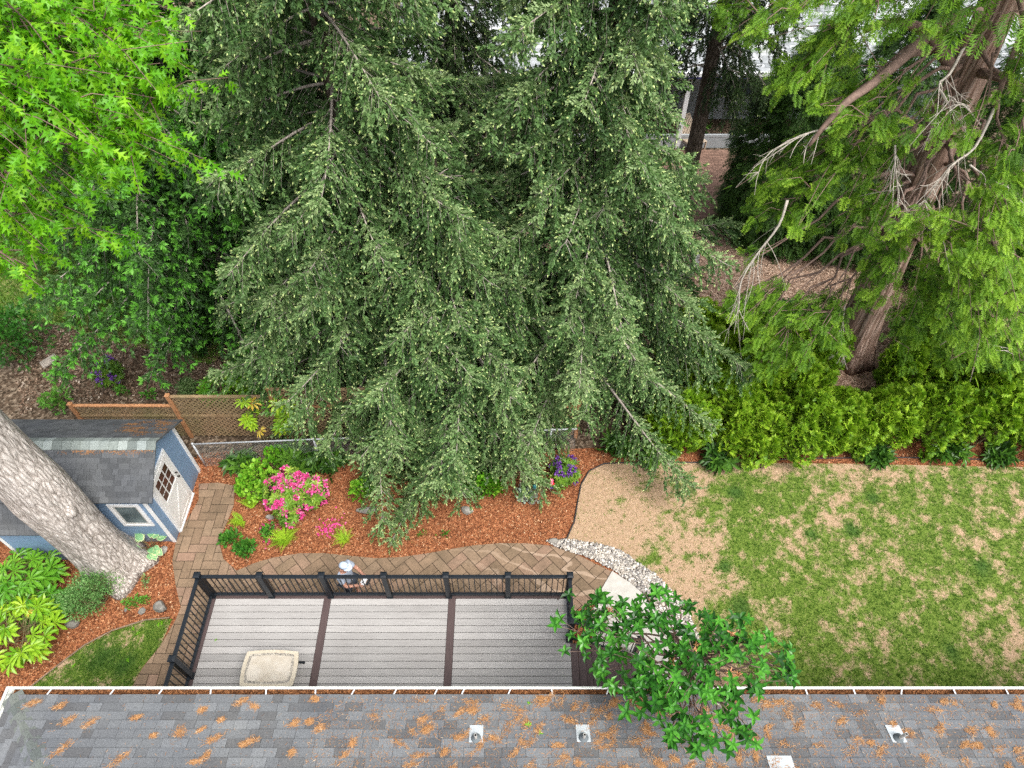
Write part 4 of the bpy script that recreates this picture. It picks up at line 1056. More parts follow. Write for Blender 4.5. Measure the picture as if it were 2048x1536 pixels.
LEAF = leaf_proto(.42); LEAFN = leaf_proto(.26, .08, .2); LEAFR = leaf_proto(.70, .08, .1)
def rosette(n=7, w=.3, tilt=.5, seed=0, lp=None):
    rs = np.random.default_rng(seed); V, F, R = [], [], []; lp = lp or leaf_proto(w)
    for i in range(n):
        a = i / n * 6.28 + rs.uniform(-.25, .25); t_ = tilt + rs.uniform(-.25, .25); l = rs.uniform(.8, 1.1)
        D = np.array([[math.cos(a) * math.cos(t_), math.sin(a) * math.cos(t_), math.sin(t_)]]); M_ = frames(D, l, rs, np.array([[0, 0, 1.0]]))[0]
        b = sum(len(v) for v in V); V.append(lp[0] @ M_.T); F.append(lp[1] + b); R.append(lp[2] + rs.uniform(-.1, .1))
    V = np.concatenate(V); V = V[:, [0, 2, 1]] * np.array([1, 1, -1])        # rosette axis is +Y
    return (V, np.concatenate(F), np.concatenate(R))
ROS = [rosette(7, .32, .35, s) for s in range(3)]
ROSN = [rosette(8, .24, .3, s) for s in range(3)]
def palmate(n=8, seed=0):
    rs = np.random.default_rng(seed); V, F, R = [], [], []
    for i in range(n):
        a = -2.25 + 4.5 * i / (n - 1); d = np.array([math.sin(a), math.cos(a), 0]); l = (.62 + .38 * math.cos(a * .55)) * rs.uniform(.92, 1.06); s = np.array([-d[1], d[0], 0])
        b = len(V); V += [(0, 0, 0), tuple(d * l * .42 + s * .085 + (0, 0, .05)), tuple(d * l * .72 + s * .125 + (0, 0, .0)), tuple(d * l + (0, 0, -.18)), tuple(d * l * .72 - s * .125 + (0, 0, .0)), tuple(d * l * .42 - s * .085 + (0, 0, .05)), tuple(d * l * .6 + (0, 0, -.045))]
        F += [(b, b + 1, b + 6), (b + 1, b + 2, b + 6), (b + 2, b + 3, b + 6), (b + 3, b + 4, b + 6), (b + 4, b + 5, b + 6), (b + 5, b, b + 6)]; R += [.1, -.03, -.02, .03, -.02, -.03, .1]
    return P_(V, F, R)
PALM = [palmate(8, s) for s in range(3)]
def oak_proto(seed=0):
    rs = np.random.default_rng(seed); V, F, R = [], [], []
    core = [(0, 0), (.05, .2), (.06, .5), (.05, .75), (0, 1), (-.05, .75), (-.06, .5), (-.05, .2)]
    zc = lambda y: -.22 * y * y
    V += [(x, y, zc(y)) for x, y in core]; F += [(0, 1, 7), (1, 2, 7), (2, 6, 7), (2, 3, 6), (3, 5, 6), (3, 4, 5)]; R += [.12] * 8
    for y0, y1, tx, ty in ((.12, .30, .26, .36), (.36, .60, .40, .66), (.66, .84, .26, .92)):
        for sd in (-1, 1):
            b = len(V); j = rs.uniform(-.04, .04); tz = zc(ty) + rs.uniform(-.02, .14)
            V += [(0, y0, zc(y0)), (sd * (tx + j), ty + j, tz), (0, y1, zc(y1)), (sd * (tx * .55), ty - .14, tz * .6)]
            F += [(b, b + 3, b + 2), (b + 3, b + 1, b + 2)] if sd > 0 else [(b, b + 2, b + 3), (b + 3, b + 2, b + 1)]; R += [.1, -.08, .1, -.04]
    return P_(V, F, R)
OAK = [oak_proto(s) for s in range(3)]
def fern_proto(pairs=15):
    V, F, R = [], [], []
    for i in range(pairs):
        t_ = (i + .5) / pairs; y = t_; z = .35 * math.sin(t_ * 2.4) - .12 * t_; l = .20 * math.sin(math.pi * min(1, t_ * .9 + .14)) + .02
        for sd in (-1, 1):
            b = len(V); V += [(0, y - .03, z), (sd * l * .5, y + .025, z - .01), (sd * l, y + .05, z - .05), (sd * l * .5, y - .035, z - .01)]; F += [(b, b + 1, b + 2), (b, b + 2, b + 3)]; R += [.1, 0, .05, 0]
    return P_(V, F, R)
FERN = fern_proto()

def multi(mb, protos, D, S, rng, T, rnd, mat=0, up=None, W=None, smooth=False):
    k = rng.integers(0, len(protos), len(T))
    for i, p in enumerate(protos):
        q = k == i
        if q.any():
            u = up if up is None or np.ndim(up) == 1 else up[q]
            mb.inst(p, frames(D[q], S[q] if np.ndim(S) else S, rng, u, W=W), T[q], rnd[q], mat, smooth)

# ================================================================== CONIFERS
def conifer(name, label, x, y, H, R, z0=.9, seed=0, mat='spruce', budm='bud', tip='bud', group=None, tipden=.62, whorl=.56, nb=6, dens=1.35, ztop=12.0, spl=.31, drop=.26, trunk_r=.26, pw=.75, curtain=.55, rmul=None, twig='twig'):
    rg = np.random.default_rng(seed); root = thing(name, label, 'tree', (x, y, 0), group)
    wood, crown = MB(), MB()
    zz = np.linspace(0, H, 14); wob = rg.normal(size=(14, 2)) * .04; wob[0] = 0
    wood.tube(np.stack([x + wob[:, 0], y + wob[:, 1], zz - .05], 1), trunk_r * (1 - zz / H) ** .8 + .02 + .12 * np.exp(-zz * 2.5), 12, 0, .5)
    z = z0; SD, ST, SS, SR = [], [], [], []; BP, BR = [], []; BD, BT = [], []
    while z < H - .25:
        f = (z - z0) / (H - z0); far = z > ztop
        L0 = R * max(.06, (1 - f)) ** pw
        n_ = nb if not far else max(3, nb - 2)
        az0 = rg.uniform(0, 6.28)
        for b in range(n_):
            az = az0 + b / n_ * 6.28 + rg.uniform(-.4, .4)
            L = L0 * rg.uniform(.62, 1.12)
            if rmul is not None: L *= rmul(az, z)
            dh = np.array([math.cos(az), math.sin(az)])
            back = dh[1] > .45
            n = 9; t_ = np.linspace(0, 1, n); r = L * t_
            dp = drop * rg.uniform(.6, 1.4)
            dz = L * (.10 * t_ - (dp + .22) * t_ ** 2 + .24 * t_ ** 3) + rg.uniform(-.1, .1)
            bend = rg.normal() * .10 * L
            lat = np.array([-dh[1], dh[0]])
            pts = np.stack([x + dh[0] * r + lat[0] * bend * t_ ** 2, y + dh[1] * r + lat[1] * bend * t_ ** 2, z + dz], 1)
            wood.tube(pts, np.linspace(.012 + .008 * L, .005, n), 5, 1, rg.uniform(.1, .9), cap=False)
            m = int(L / .105 * dens * (.55 if (far or back) else 1))
            if m < 2: continue
            tb = np.sort(rg.uniform(.08, 1.0, m)); i0 = np.minimum((tb * (n - 1)).astype(int), n - 2); fr_ = tb * (n - 1) - i0
            pos = pts[i0] * (1 - fr_[:, None]) + pts[i0 + 1] * fr_[:, None]; tan = nrm(pts[i0 + 1] - pts[i0])
            sd = np.where(np.arange(m) % 2 == 0, 1.0, -1.0); la = nrm(np.cross(tan, (0, 0, 1.0))) * sd[:, None]
            hang = rg.random(m) * curtain
            D = nrm(tan * .75 + la * rg.uniform(.35, .95, m)[:, None] + np.array([0, 0, -1.0]) * (.15 + .75 * hang[:, None]))
            l = (.26 + .55 * (1 - tb) ** .8 * min(1, L / 2.5)) * rg.uniform(.7, 1.25, m) * (1 + .4 * hang)
            s_ = np.linspace(0, 1, 4)[None, :, None]
            BP.append(pos[:, None, :] + D[:, None, :] * l[:, None, None] * s_ + np.array([0, 0, -1.0]) * (.30 * l[:, None, None] * s_ ** 2)); BR.append(np.tile(np.linspace(.006, .002, 4), (m, 1)))
            k = np.maximum(2, (l / .085).astype(int)); idx = np.repeat(np.arange(m), k)
            ss = np.concatenate([np.linspace(.12, 1, q) for q in k]); dd = D[idx]
            base = pos[idx] + dd * (l[idx] * ss)[:, None] + np.array([0, 0, -1.0]) * (.30 * l[idx] * ss ** 2)[:, None]
            side = nrm(np.cross(dd, rg.normal(size=(len(idx), 3))))
            sdv = nrm(dd * .9 + side * rg.uniform(.2, .95, len(idx))[:, None] + np.array([0, 0, -1.0]) * (rg.uniform(.0, .9, len(idx)) * (.3 + hang[idx]))[:, None])
            SD.append(sdv); ST.append(base); SS.append(spl * rg.uniform(.55, 1.15, len(idx)) * (1.35 if far or back else 1))
            SR.append(np.clip(.42 + rg.normal(size=len(idx)) * .14 + (tb[idx] - .55) * .30 + (.5 - ss) * .10 - hang[idx] * .25 + rg.normal() * .10, 0, 1))  # hanging sprays coloured darker, shade beneath the boughs painted in
            m2 = int(L / .08 * (.5 if (far or back) else 1)); tb2 = rg.uniform(.5, 1.0, m2); i2 = np.minimum((tb2 * (n - 1)).astype(int), n - 2); f2 = (tb2 * (n - 1) - i2)[:, None]
            p2 = pts[i2] * (1 - f2) + pts[i2 + 1] * f2; t2 = nrm(pts[i2 + 1] - pts[i2]); l2 = nrm(np.cross(t2, (0, 0, 1.0))) * rg.choice([-1.0, 1.0], m2)[:, None]
            SD.append(nrm(t2 * .6 + l2 * rg.uniform(.1, .9, m2)[:, None] + np.array([0, 0, .12]) + rg.normal(size=(m2, 3)) * .12)); ST.append(p2 + np.array([0, 0, .015])); SS.append(spl * rg.uniform(.6, 1.05, m2) * (1.3 if far or back else 1)); SR.append(np.clip(.70 + rg.normal(size=m2) * .14, 0, 1))  # sprays on bough tops coloured paler, light from above painted in
        z += whorl * rg.uniform(.75, 1.25) * (1.4 if far else 1)
    SD, ST, SS, SR = map(np.concatenate, (SD, ST, SS, SR))
    if curtain: 
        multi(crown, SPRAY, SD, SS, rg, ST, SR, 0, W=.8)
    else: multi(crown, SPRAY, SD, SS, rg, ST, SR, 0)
    BPc, BRc = np.concatenate(BP), np.concatenate(BR)
    tubes(wood, BPc, BRc, 3, 1, rg.uniform(0, 1, len(BPc)))
    q = rg.random(len(ST)) < tipden * np.where(ST[:, 2] > ztop, .4, 1); tp = ST[q] + SD[q] * (SS[q] * .97)[:, None]
    if tip == 'bud': multi(crown, [BUD], nrm(SD[q] + rg.normal(size=(q.sum(), 3)) * .25), rg.uniform(.045, .075, q.sum()), rg, tp, rg.random(q.sum()), 1)
    else: multi(crown, TUFTS, nrm(SD[q] + rg.normal(size=(q.sum(), 3)) * .2), rg.uniform(.11, .20, q.sum()), rg, tp, np.clip(rg.normal(.5, .25, q.sum()), 0, 1), 1)
    wood.build('trunk', [G['sprucebark'], G[twig]], root); crown.build('crown', [G[mat], G[budm]], root)
    print(name, len(ST), crown.n)
    return root
gs = 'spruces along the back boundary'
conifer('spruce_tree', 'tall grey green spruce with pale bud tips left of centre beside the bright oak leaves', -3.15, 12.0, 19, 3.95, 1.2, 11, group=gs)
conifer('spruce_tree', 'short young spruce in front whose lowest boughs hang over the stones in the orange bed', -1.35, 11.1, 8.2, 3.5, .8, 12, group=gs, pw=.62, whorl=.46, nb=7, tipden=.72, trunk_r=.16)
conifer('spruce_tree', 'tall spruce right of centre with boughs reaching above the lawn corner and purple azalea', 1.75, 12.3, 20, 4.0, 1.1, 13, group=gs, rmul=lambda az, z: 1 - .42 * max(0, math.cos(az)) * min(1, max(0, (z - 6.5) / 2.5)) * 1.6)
gd = 'dark spruces behind the near spruces'
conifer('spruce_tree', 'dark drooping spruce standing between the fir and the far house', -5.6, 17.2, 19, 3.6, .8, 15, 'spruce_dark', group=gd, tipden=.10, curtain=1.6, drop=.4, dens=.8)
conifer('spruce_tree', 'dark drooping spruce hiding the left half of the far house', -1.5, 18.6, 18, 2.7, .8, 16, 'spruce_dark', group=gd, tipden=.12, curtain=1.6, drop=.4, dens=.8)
conifer('fir_tree', 'dark fir with bright green new tips under the oak leaves at left', -8.3, 14.6, 17, 4.3, 2.6, 17, 'fir', 'firtip', 'tuft', tipden=.40, dens=.95, curtain=.7, drop=.3, whorl=.5, ztop=11)
conifer('fir_tree', 'dark fir behind the others at the left edge of the garden', -12.2, 19.0, 17, 4.2, 1.5, 18, 'fir', 'firtip', 'tuft', tipden=.2, dens=.8, curtain=.7, whorl=.55, ztop=11)
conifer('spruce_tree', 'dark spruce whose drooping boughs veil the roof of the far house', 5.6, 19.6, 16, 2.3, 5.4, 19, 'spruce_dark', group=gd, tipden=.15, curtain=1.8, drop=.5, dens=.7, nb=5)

# dark cypresses by the far house
def frond_tree(name, label, x, y, H, R, seed, mat, n, size=.34, group=None, z0=.3):
    rg = np.random.default_rng(seed); root = thing(name, label, 'tree', (x, y, 0), group); w, c = MB(), MB()
    w.tube([(x, y, 0), (x + .05, y, H * .5), (x, y, H)], [.16, .10, .02], 10, 0)
    z = z0 + (H - z0) * rg.random(n) ** 1.25; prof_ = np.sin(np.clip((H - z) / (H - z0), 0, 1) * 1.9) ** .8; a = rg.uniform(0, 6.28, n)
    lump = .75 + .5 * vnoise(a * 2.2, z * 1.1, seed); r = R * prof_ * lump * rg.uniform(.45, 1.0, n) ** .4
    T = np.stack([x + np.cos(a) * r, y + np.sin(a) * r, z], 1)
    D = nrm(np.stack([np.cos(a), np.sin(a), -.7 + rg.normal(size=n) * .35], 1) + rg.normal(size=(n, 3)) * .3)
    up = np.stack([np.cos(a) * .6, np.sin(a) * .6, np.full(n, 1.0)], 1) + rg.normal(size=(n, 3)) * .4
    multi(c, FROND, D, size * rg.uniform(.7, 1.3, n), rg, T, np.clip(rg.normal(.42, .18, n), 0, 1), 0, up)
    m = 90; a = rg.uniform(0, 6.28, m); z = z0 + (H * .92 - z0) * rg.random(m); r = R * np.sin(np.clip((H - z) / (H - z0), 0, 1) * 1.9) ** .8 * .8
    Pt = np.stack([np.stack([np.full(m, x), np.full(m, y), z + .2], 1), np.stack([x + np.cos(a) * r * .6, y + np.sin(a) * r * .6, z + .05], 1), np.stack([x + np.cos(a) * r, y + np.sin(a) * r, z - .25], 1)], 1)
    tubes(w, Pt, np.tile([.03, .018, .006], (m, 1)), 5, 1, rg.random(m))
    w.build('trunk', [G['sprucebark'], G['brownlimb']], root); c.build('crown', G[mat], root); return root
gc = 'dark cypresses screening the far house'
frond_tree('cypress_tree', 'dark green cypress in front of the far porch right of the lounge chair', 8.7, 19.4, 6.8, 1.8, 31, 'cedar_dark', 5200, .36, gc)
frond_tree('cypress_tree', 'dark green cypress behind the big cedar trunk', 11.2, 19.2, 7.6, 2.0, 32, 'cedar_dark', 4200, .36, gc)
frond_tree('cypress_tree', 'dark green cypress at the right edge of the far garden', 14.2, 17.6, 8.6, 2.3, 33, 'cedar_dark', 4600, .36, gc)

# ================================================================== BIG CEDAR (right)
rg = np.random.default_rng(41)
ced = thing('cedar_tree', 'big old cedar with reddish furrowed trunk and bright yellow green fronds', 'tree', (9.45, 13.6, 0))
wood, limb, crown = MB(), MB(), MB()
base = np.array([9.55, 13.6, 0.0])
tz = np.array([-.05, .25, .6, 1.2, 2.5, 4, 6, 8, 10, 12, 15, 18]); tp = np.stack([9.62 - tz * .075, 13.6 + tz * .0, tz], 1)
tr = .50 * (1 - tz / 26) + .26 * np.exp(-tz * 1.6)
wood.tube(tp, tr, 40, 0); wv = wood.V[-1][0]
ang = np.arctan2(wv[:, 1] - 13.6, wv[:, 0] - (9.62 - wv[:, 2] * .075)); cx = np.stack([9.62 - wv[:, 2] * .075, np.full(len(wv), 13.6), wv[:, 2]], 1)
wood.V[-1] = (cx + (wv - cx) * (1 + .07 * np.sin(ang * 7 + 1) + .04 * np.sin(ang * 13 + wv[:, 2] * .3))[:, None], wood.V[-1][1])
def trunk_at(z): return np.array([9.62 - z * .075, 13.6, z])
def curve(a, b, sag, n=8, wig=.05, rg=rg):
    t_ = np.linspace(0, 1, n)[:, None]; L = np.linalg.norm(b - a)
    p = a * (1 - t_) + b * t_ + np.array([0, 0, 1.0]) * sag * 4 * t_ * (1 - t_)
    w = rg.normal(size=(n, 3)) * wig * L * .5; w[0] = w[-1] = 0
    return p + w
# clumps: (photo px, py, distance y, radius, count, brightness)
CL = [(1655,115,12.2,.95,150,.5),(1590,150,12.4,.6,70,.42),(1525,35,13,.7,80,.42),(1450,25,13.4,.5,40,.35),(1600,20,12,.6,60,.5),(1690,205,12.0,.5,50,.5),
 (1735,235,11.6,.75,100,.5),(1700,290,12.0,.5,60,.45),(1560,345,12.4,.6,80,.42),(1620,375,11.8,.8,130,.55),(1690,340,11.8,.6,80,.5),(1740,420,11.4,.5,70,.48),(1560,420,12.2,.6,80,.5),
 (1775,500,11.0,.5,60,.45),(1950,260,11.0,.4,34,.45),(1850,40,11.4,.4,34,.5),(1845,275,11.0,.4,36,.46),(1700,30,12,.55,60,.5),
 (1890,480,10.4,.75,130,.62),(1960,460,10.2,.7,120,.62),(2010,400,10.4,.6,90,.56),(1990,540,10,.8,140,.66),(1930,590,10.2,.7,110,.55),(2030,620,10,.7,110,.6),(1960,660,10.4,.8,130,.6),(1880,620,10.6,.6,80,.5),(2030,300,11,.6,70,.42),
 (1760,560,11.3,.55,90,.48),(1720,600,11.6,.4,50,.42),(1550,690,10.8,.7,110,.42),(1620,660,10.8,.7,110,.44),(1500,660,11.2,.6,80,.5),(1460,620,11.4,.45,60,.55),(1490,530,11.6,.3,14,.5),(1520,610,11.4,.35,30,.56),
 (1650,455,12.6,.4,30,.4),(1760,330,12.2,.6,60,.4),(1820,640,11.2,.5,50,.42),(1790,680,11.2,.5,50,.42),(1850,560,11.2,.5,60,.46),(2040,720,10.4,.6,70,.5),(1900,720,10.6,.5,60,.5),(2035,110,11.8,.6,60,.42),(1640,620,11.2,.5,50,.4)]
TP = []
for px, py, yy, rad, cnt, br in CL:
    c = aty(px, py, yy); TP.append(c)
    zb = np.clip(c[2] + rg.uniform(.6, 2.0), 1.5, 14); a = trunk_at(zb); out = nrm((c - a) * np.array([1, 1, 0])); a = a + out * .4
    L = np.linalg.norm(c - a); pts = curve(a, c, .12 * L, 9, .05); limb.tube(pts, np.linspace(.018 + .008 * L, .008, 9), 7, 0, rg.uniform(0, 1))
    # branchlets from the limb's outer half towards points in the clump
    m = max(4, cnt // 9); tgt = c + rg.normal(size=(m, 3)) * np.array([rad, rad, rad * .55]) * .62 ; i0 = rg.integers(5, 9, m)
    st = pts[i0]; mid = (st + tgt) / 2 + np.array([0, 0, .12]) + rg.normal(size=(m, 3)) * .05
    BPb = np.stack([st, mid, tgt], 1); tubes(limb, BPb, np.tile([.014, .009, .004], (m, 1)), 4, 1, rg.random(m))
    K = int(cnt * 1.35); idx = rg.integers(0, m, K); f = rg.uniform(.35, 1.05, K)[:, None]
    T = st[idx] * (1 - f) ** 2 + 2 * mid[idx] * f * (1 - f) + tgt[idx] * f * f + rg.normal(size=(K, 3)) * .07
    d0 = nrm(tgt[idx] - st[idx]); D = nrm(d0 * .7 + nrm(c - a)[None] * .3 + rg.normal(size=(K, 3)) * .42 + np.array([0, 0, -.30]))
    up = np.array([0, 0, 1.0]) + rg.normal(size=(K, 3)) * .38 + np.array([0, -.25, 0])
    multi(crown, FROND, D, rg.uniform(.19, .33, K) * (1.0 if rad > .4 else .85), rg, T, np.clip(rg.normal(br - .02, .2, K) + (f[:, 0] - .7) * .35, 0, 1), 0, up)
# extra inner darker fronds around the trunk top, and the crown above the picture
K = 2600; z = rg.uniform(10, 18, K); a = rg.uniform(0, 6.28, K); r = rg.uniform(.3, 1, K) ** .5 * 3.6 * (1 - (z - 10) / 12)
T = np.stack([8.7 + np.cos(a) * r, 13.9 + np.sin(a) * r, z], 1); D = np.stack([np.cos(a), np.sin(a), np.full(K, -.4)], 1)
multi(crown, FROND, D, rg.uniform(.4, .6, K), rg, T, np.clip(rg.normal(.4, .15, K), 0, 1), 0, np.array([0, 0, 1.0]) + rg.normal(size=(K, 3)) * .3)
# big visible limbs drawn from the photo: pixel path with distance
def pxpath(mb, pts, r0, r1, mat=0, rnd=.5, k=8):
    P = np.array([aty(a, b, y) for a, b, y in pts]); n = len(P)
    t_ = np.linspace(0, n - 1, (n - 1) * 3 + 1); i = np.minimum(t_.astype(int), n - 2); f = (t_ - i)[:, None]
    Q = P[i] * (1 - f) + P[i + 1] * f; Q[1:-1] = (Q[:-2] + 2 * Q[1:-1] + Q[2:]) / 4
    mb.tube(Q, np.linspace(r0, r1, len(Q)), k, mat, rnd); return Q
LB = [([(1905,30,13.2),(1830,95,12.2),(1750,165,11.6),(1690,205,11.3),(1650,250,11.1),(1618,292,11.0)],.115,.03),
 ([(1900,130,13.3),(1865,75,13.2),(1830,50,13.0),(1770,42,12.8),(1730,60,12.6)],.12,.06),([(1860,105,13.4),(1820,108,13.0),(1760,150,12.4),(1700,190,12.0),(1640,210,11.8)],.06,.02),
 ([(1960,145,13.3),(2005,155,12.6),(2060,185,12)],.10,.06),([(2060,40,12.0),(2035,90,11.8),(2010,150,11.6),(1990,215,11.5)],.07,.035),([(1960,95,13.4),(1985,140,12.6),(2010,150,12.4)],.05,.03),
 ([(1900,160,13.0),(1940,60,11.6),(1960,20,11.2)],.04,.05),([(1790,0,12.6),(1700,5,12.6)],.03,.02),([(1600,30,13.4),(1500,60,13.6),(1440,100,13.8)],.03,.012)]
for p, r0, r1 in LB: pxpath(limb, p, r0, r1, 0, rg.uniform(.3, .8))
# bare dead branches with lichen
def dead(mb, pts, r0, twigs, tl, spread=.9, seed=0, mat=2):
    rd = np.random.default_rng(seed); Q = pxpath(mb, pts, r0, r0 * .3, mat, .6, 6); d = nrm(Q[-1] - Q[0]); m = int(twigs * .7)
    i = rd.integers(len(Q) // 4, len(Q), m); st = Q[i]; D = nrm(d[None] * .9 + rd.normal(size=(m, 3)) * spread * .5 + np.array([0, 0, -.2])); l = tl * rd.uniform(.4, 1.2, m)
    s_ = np.linspace(0, 1, 5)[None, :, None]; cv = rd.normal(size=(m, 3)) * .25
    tubes(mb, st[:, None] + D[:, None] * l[:, None, None] * s_ + (cv[:, None] + np.array([0, 0, -.25])) * l[:, None, None] * s_ ** 2, np.tile(np.linspace(.010, .003, 5), (m, 1)), 4, mat, rd.random(m))
    e = st + D * (l * .6)[:, None]; k = m * 2; j = rd.integers(0, m, k); D2 = nrm(D[j] + rd.normal(size=(k, 3)) * .6); l2 = tl * .4 * rd.uniform(.4, 1, k); st2 = e[j] + (cv[j] + np.array([0, 0, -.25])) * (l[j] * .36)[:, None]
    s3 = np.linspace(0, 1, 3)[None, :, None]; tubes(mb, st2[:, None] + D2[:, None] * l2[:, None, None] * s3 + np.array([0, 0, -.2]) * l2[:, None, None] * s3 ** 2, np.tile([.006, .004, .002], (k, 1)), 3, mat, rd.random(k))
dead(limb, [(1575,400,11.6),(1560,450,11.4),(1520,500,11.2),(1480,560,11.0),(1478,620,10.9)], .03, 26, .8, .9, 1)
dead(limb, [(1660,255,11.2),(1600,270,11.2),(1545,300,11.1)], .02, 14, .7, .7, 2)
dead(limb, [(1790,290,11.4),(1790,340,11.2),(1800,400,11.0)], .02, 22, .6, 1.0, 3)
dead(limb, [(1990,215,11.5),(1950,300,11.2),(1900,330,11),(1850,400,10.9)], .03, 26, .8, 1.0, 4)
dead(limb, [(1940,330,10.8),(1980,360,10.8),(2030,380,10.8)], .018, 14, .7, .8, 5)
dead(limb, [(1930,90,12.0),(1900,150,11.6),(1870,170,11.4),(1930,260,11.2)], .028, 18, .7, 1.0, 6)
dead(limb, [(1690,610,11.4),(1680,680,11.2),(1690,700,11.1)], .015, 14, .5, 1.0, 7)
dead(limb, [(1880,690,10.6),(1930,660,10.4),(1990,700,10.4)], .014, 12, .6, 1.0, 8)
dead(limb, [(1960,250,11.6),(1930,210,11.2),(1900,200,11.0)], .02, 14, .6, 1.0, 9)
wood.build('trunk', G['cedarbark'], ced); limb.build('limbs', [G['brownlimb'], G['brownlimb'], G['drytwig']], ced); crown.build('crown', G['cedar'], ced)
# smaller second cedar trunk at the right edge
frond_tree('cedar_tree', 'smaller bright green cedar at the right edge behind the hedge', 12.4, 13.0, 6.6, 1.7, 44, 'cedar', 3600, .36, None, .6)

# ================================================================== OAK (left): pale trunk, bright lobed leaves
rg = np.random.default_rng(51)
oak = thing('oak_tree', 'tall oak with thick pale grey trunk by the shed and bright lobed leaves', 'tree', (-9.2, 7.0, 0))
wood, crown = MB(), MB()
OX, OY = -9.03, 7.10
tz = np.array([-.05, .12, .35, .7, 1.3, 2.2, 3.2, 4.3, 5.5, 7, 9, 11, 13, 15]); tr = .53 + .24 * np.exp(-tz * 3.2) + .06 * np.exp(-((tz - 3.2) / .7) ** 2) - .012 * tz
wood.tube(np.stack([OX - tz * .02, np.full(len(tz), OY), tz], 1), tr, 56, 0); wv, wr = wood.V[-1]
cx = np.stack([OX - wv[:, 2] * .02, np.full(len(wv), OY), wv[:, 2]], 1); ang = np.arctan2(wv[:, 1] - OY, wv[:, 0] - cx[:, 0])
fl = np.exp(-wv[:, 2] * 1.4); wood.V[-1] = (cx + (wv - cx) * (1 + .05 * np.sin(ang * 5 + .6) + .09 * fl * np.sin(ang * 5 + .6) + .03 * np.sin(ang * 9 + wv[:, 2]) + .02 * np.sin(wv[:, 2] * 3.1 + ang * 2))[:, None], wr)
for (aa, zz_, r) in ((2.6, 3.7, .2), (-.5, 2.9, .12), (3.4, 1.9, .15)):          # burls where limbs were shed
    c = np.array([OX + math.cos(aa) * .46, OY + math.sin(aa) * .46, zz_]); wood.add(ICO[0] * np.array([r, r, r * 1.5]) + c, ICO[1], 0, .4, True)
# leafy boughs: photo px, py, depth along the view, radius, leaves
OC = [(40,60,6.3,.62,300),(120,40,6.6,.62,300),(200,60,6.6,.62,280),(270,90,6.9,.55,220),(60,140,6.2,.6,300),(150,150,6.5,.62,300),(230,170,6.8,.6,280),(300,200,7.1,.5,170),(120,210,6.4,.6,260),(200,240,6.7,.6,240),(260,270,7.0,.5,170),(320,280,7.3,.36,60),(150,290,6.6,.5,160),
 (230,300,6.9,.36,70),(10,240,6.6,.5,180),(60,290,6.6,.55,190),(20,350,6.8,.55,190),(80,380,6.9,.5,130),(30,430,7.0,.5,150),(90,460,7.1,.4,80),(20,500,7.2,.45,110),(85,500,7.2,.28,40),(75,540,7.3,.2,18),(30,20,6,.6,220),(330,70,7.2,.4,70),(340,20,7.3,.4,60),(200,10,6.8,.6,200),(-40,200,6.2,.7,200),(-40,420,6.8,.6,150),(-60,60,6,.7,200)]
hub = np.array([-8.6, 7.3, 11.6])
for px, py, dep, rad, cnt in OC:
    c = atz(px, py, dep); a = hub + rg.normal(size=3) * .35; L = np.linalg.norm(c - a); pts = curve(a, c, .06 * L, 8, .05, rg); wood.tube(pts, np.linspace(.045, .008, 8), 6, 1, rg.uniform(0, .6))
    m = max(3, cnt // 14); tgt = c + rg.normal(size=(m, 3)) * rad * .55; i0 = rg.integers(5, 8, m); st = pts[i0]
    mid = (st + tgt) / 2 + np.array([0, 0, .08]); tubes(wood, np.stack([st, mid, tgt], 1), np.tile([.008, .005, .003], (m, 1)), 4, 1, rg.random(m))
    cnt = int(cnt * .98); idx = rg.integers(0, m, cnt); f = rg.uniform(.3, 1.05, cnt)[:, None]
    T = st[idx] * (1 - f) ** 2 + 2 * mid[idx] * f * (1 - f) + tgt[idx] * f * f + rg.normal(size=(cnt, 3)) * .035
    d0 = nrm(tgt[idx] - st[idx]); D = nrm(d0 * .35 + rg.normal(size=(cnt, 3)) * .5 + np.array([.15, -.35, -.62]))
    up = np.array([0, -.35, 1.0]) + rg.normal(size=(cnt, 3)) * .75
    multi(crown, OAK, D, rg.uniform(.115, .175, cnt), rg, T, np.clip(rg.normal(.52, .17, cnt), 0, 1), 0, up)
for k in range(7):           # main boughs from the trunk to the leafy side
    a = np.array([OX, OY, 9.5 + k * .5]); b = hub + rg.normal(size=3) * np.array([.5, .5, .4]); wood.tube(curve(a, b, .2, 7, .04, rg), np.linspace(.16, .06, 7), 8, 0)
# upper crown around the trunk (above the picture)
K = 1200; a = rg.uniform(0, 6.28, K); r = rg.uniform(0, 1, K) ** .5 * 2.6; z = rg.uniform(12.5, 16, K); T = np.stack([-11.2 + np.cos(a) * r, 7 + np.sin(a) * r, z], 1)
multi(crown, OAK, rg.normal(size=(K, 3)) + np.array([0, 0, -.4]), rg.uniform(.14, .2, K), rg, T, np.clip(rg.normal(.45, .17, K), 0, 1), 0, np.array([0, 0, 1.0]) + rg.normal(size=(K, 3)) * .5)
wood.build('trunk', [G['oakbark'], G['brownlimb']], oak); crown.build('crown', G['oak'], oak)
# ================================================================== GLOSSY EVERGREEN by the house corner
rg = np.random.default_rng(61)
gt = thing('evergreen_tree', 'glossy leaved small tree with pale branches reaching over the house gutter', 'tree', (3.0, 3.95, 0))
wood, crown = MB(), MB(); root_ = np.array([3.0, 3.95, 0.0])
fork = np.array([2.75, 3.75, 3.9]); wood.tube(curve(root_, fork, 0, 7, .02, rg), np.linspace(.085, .06, 7), 10, 0)
wood.tube(curve(root_ + (.1, .1, 0), fork + (.45, .25, .2), 0, 7, .03, rg), np.linspace(.07, .05, 7), 10, 0)
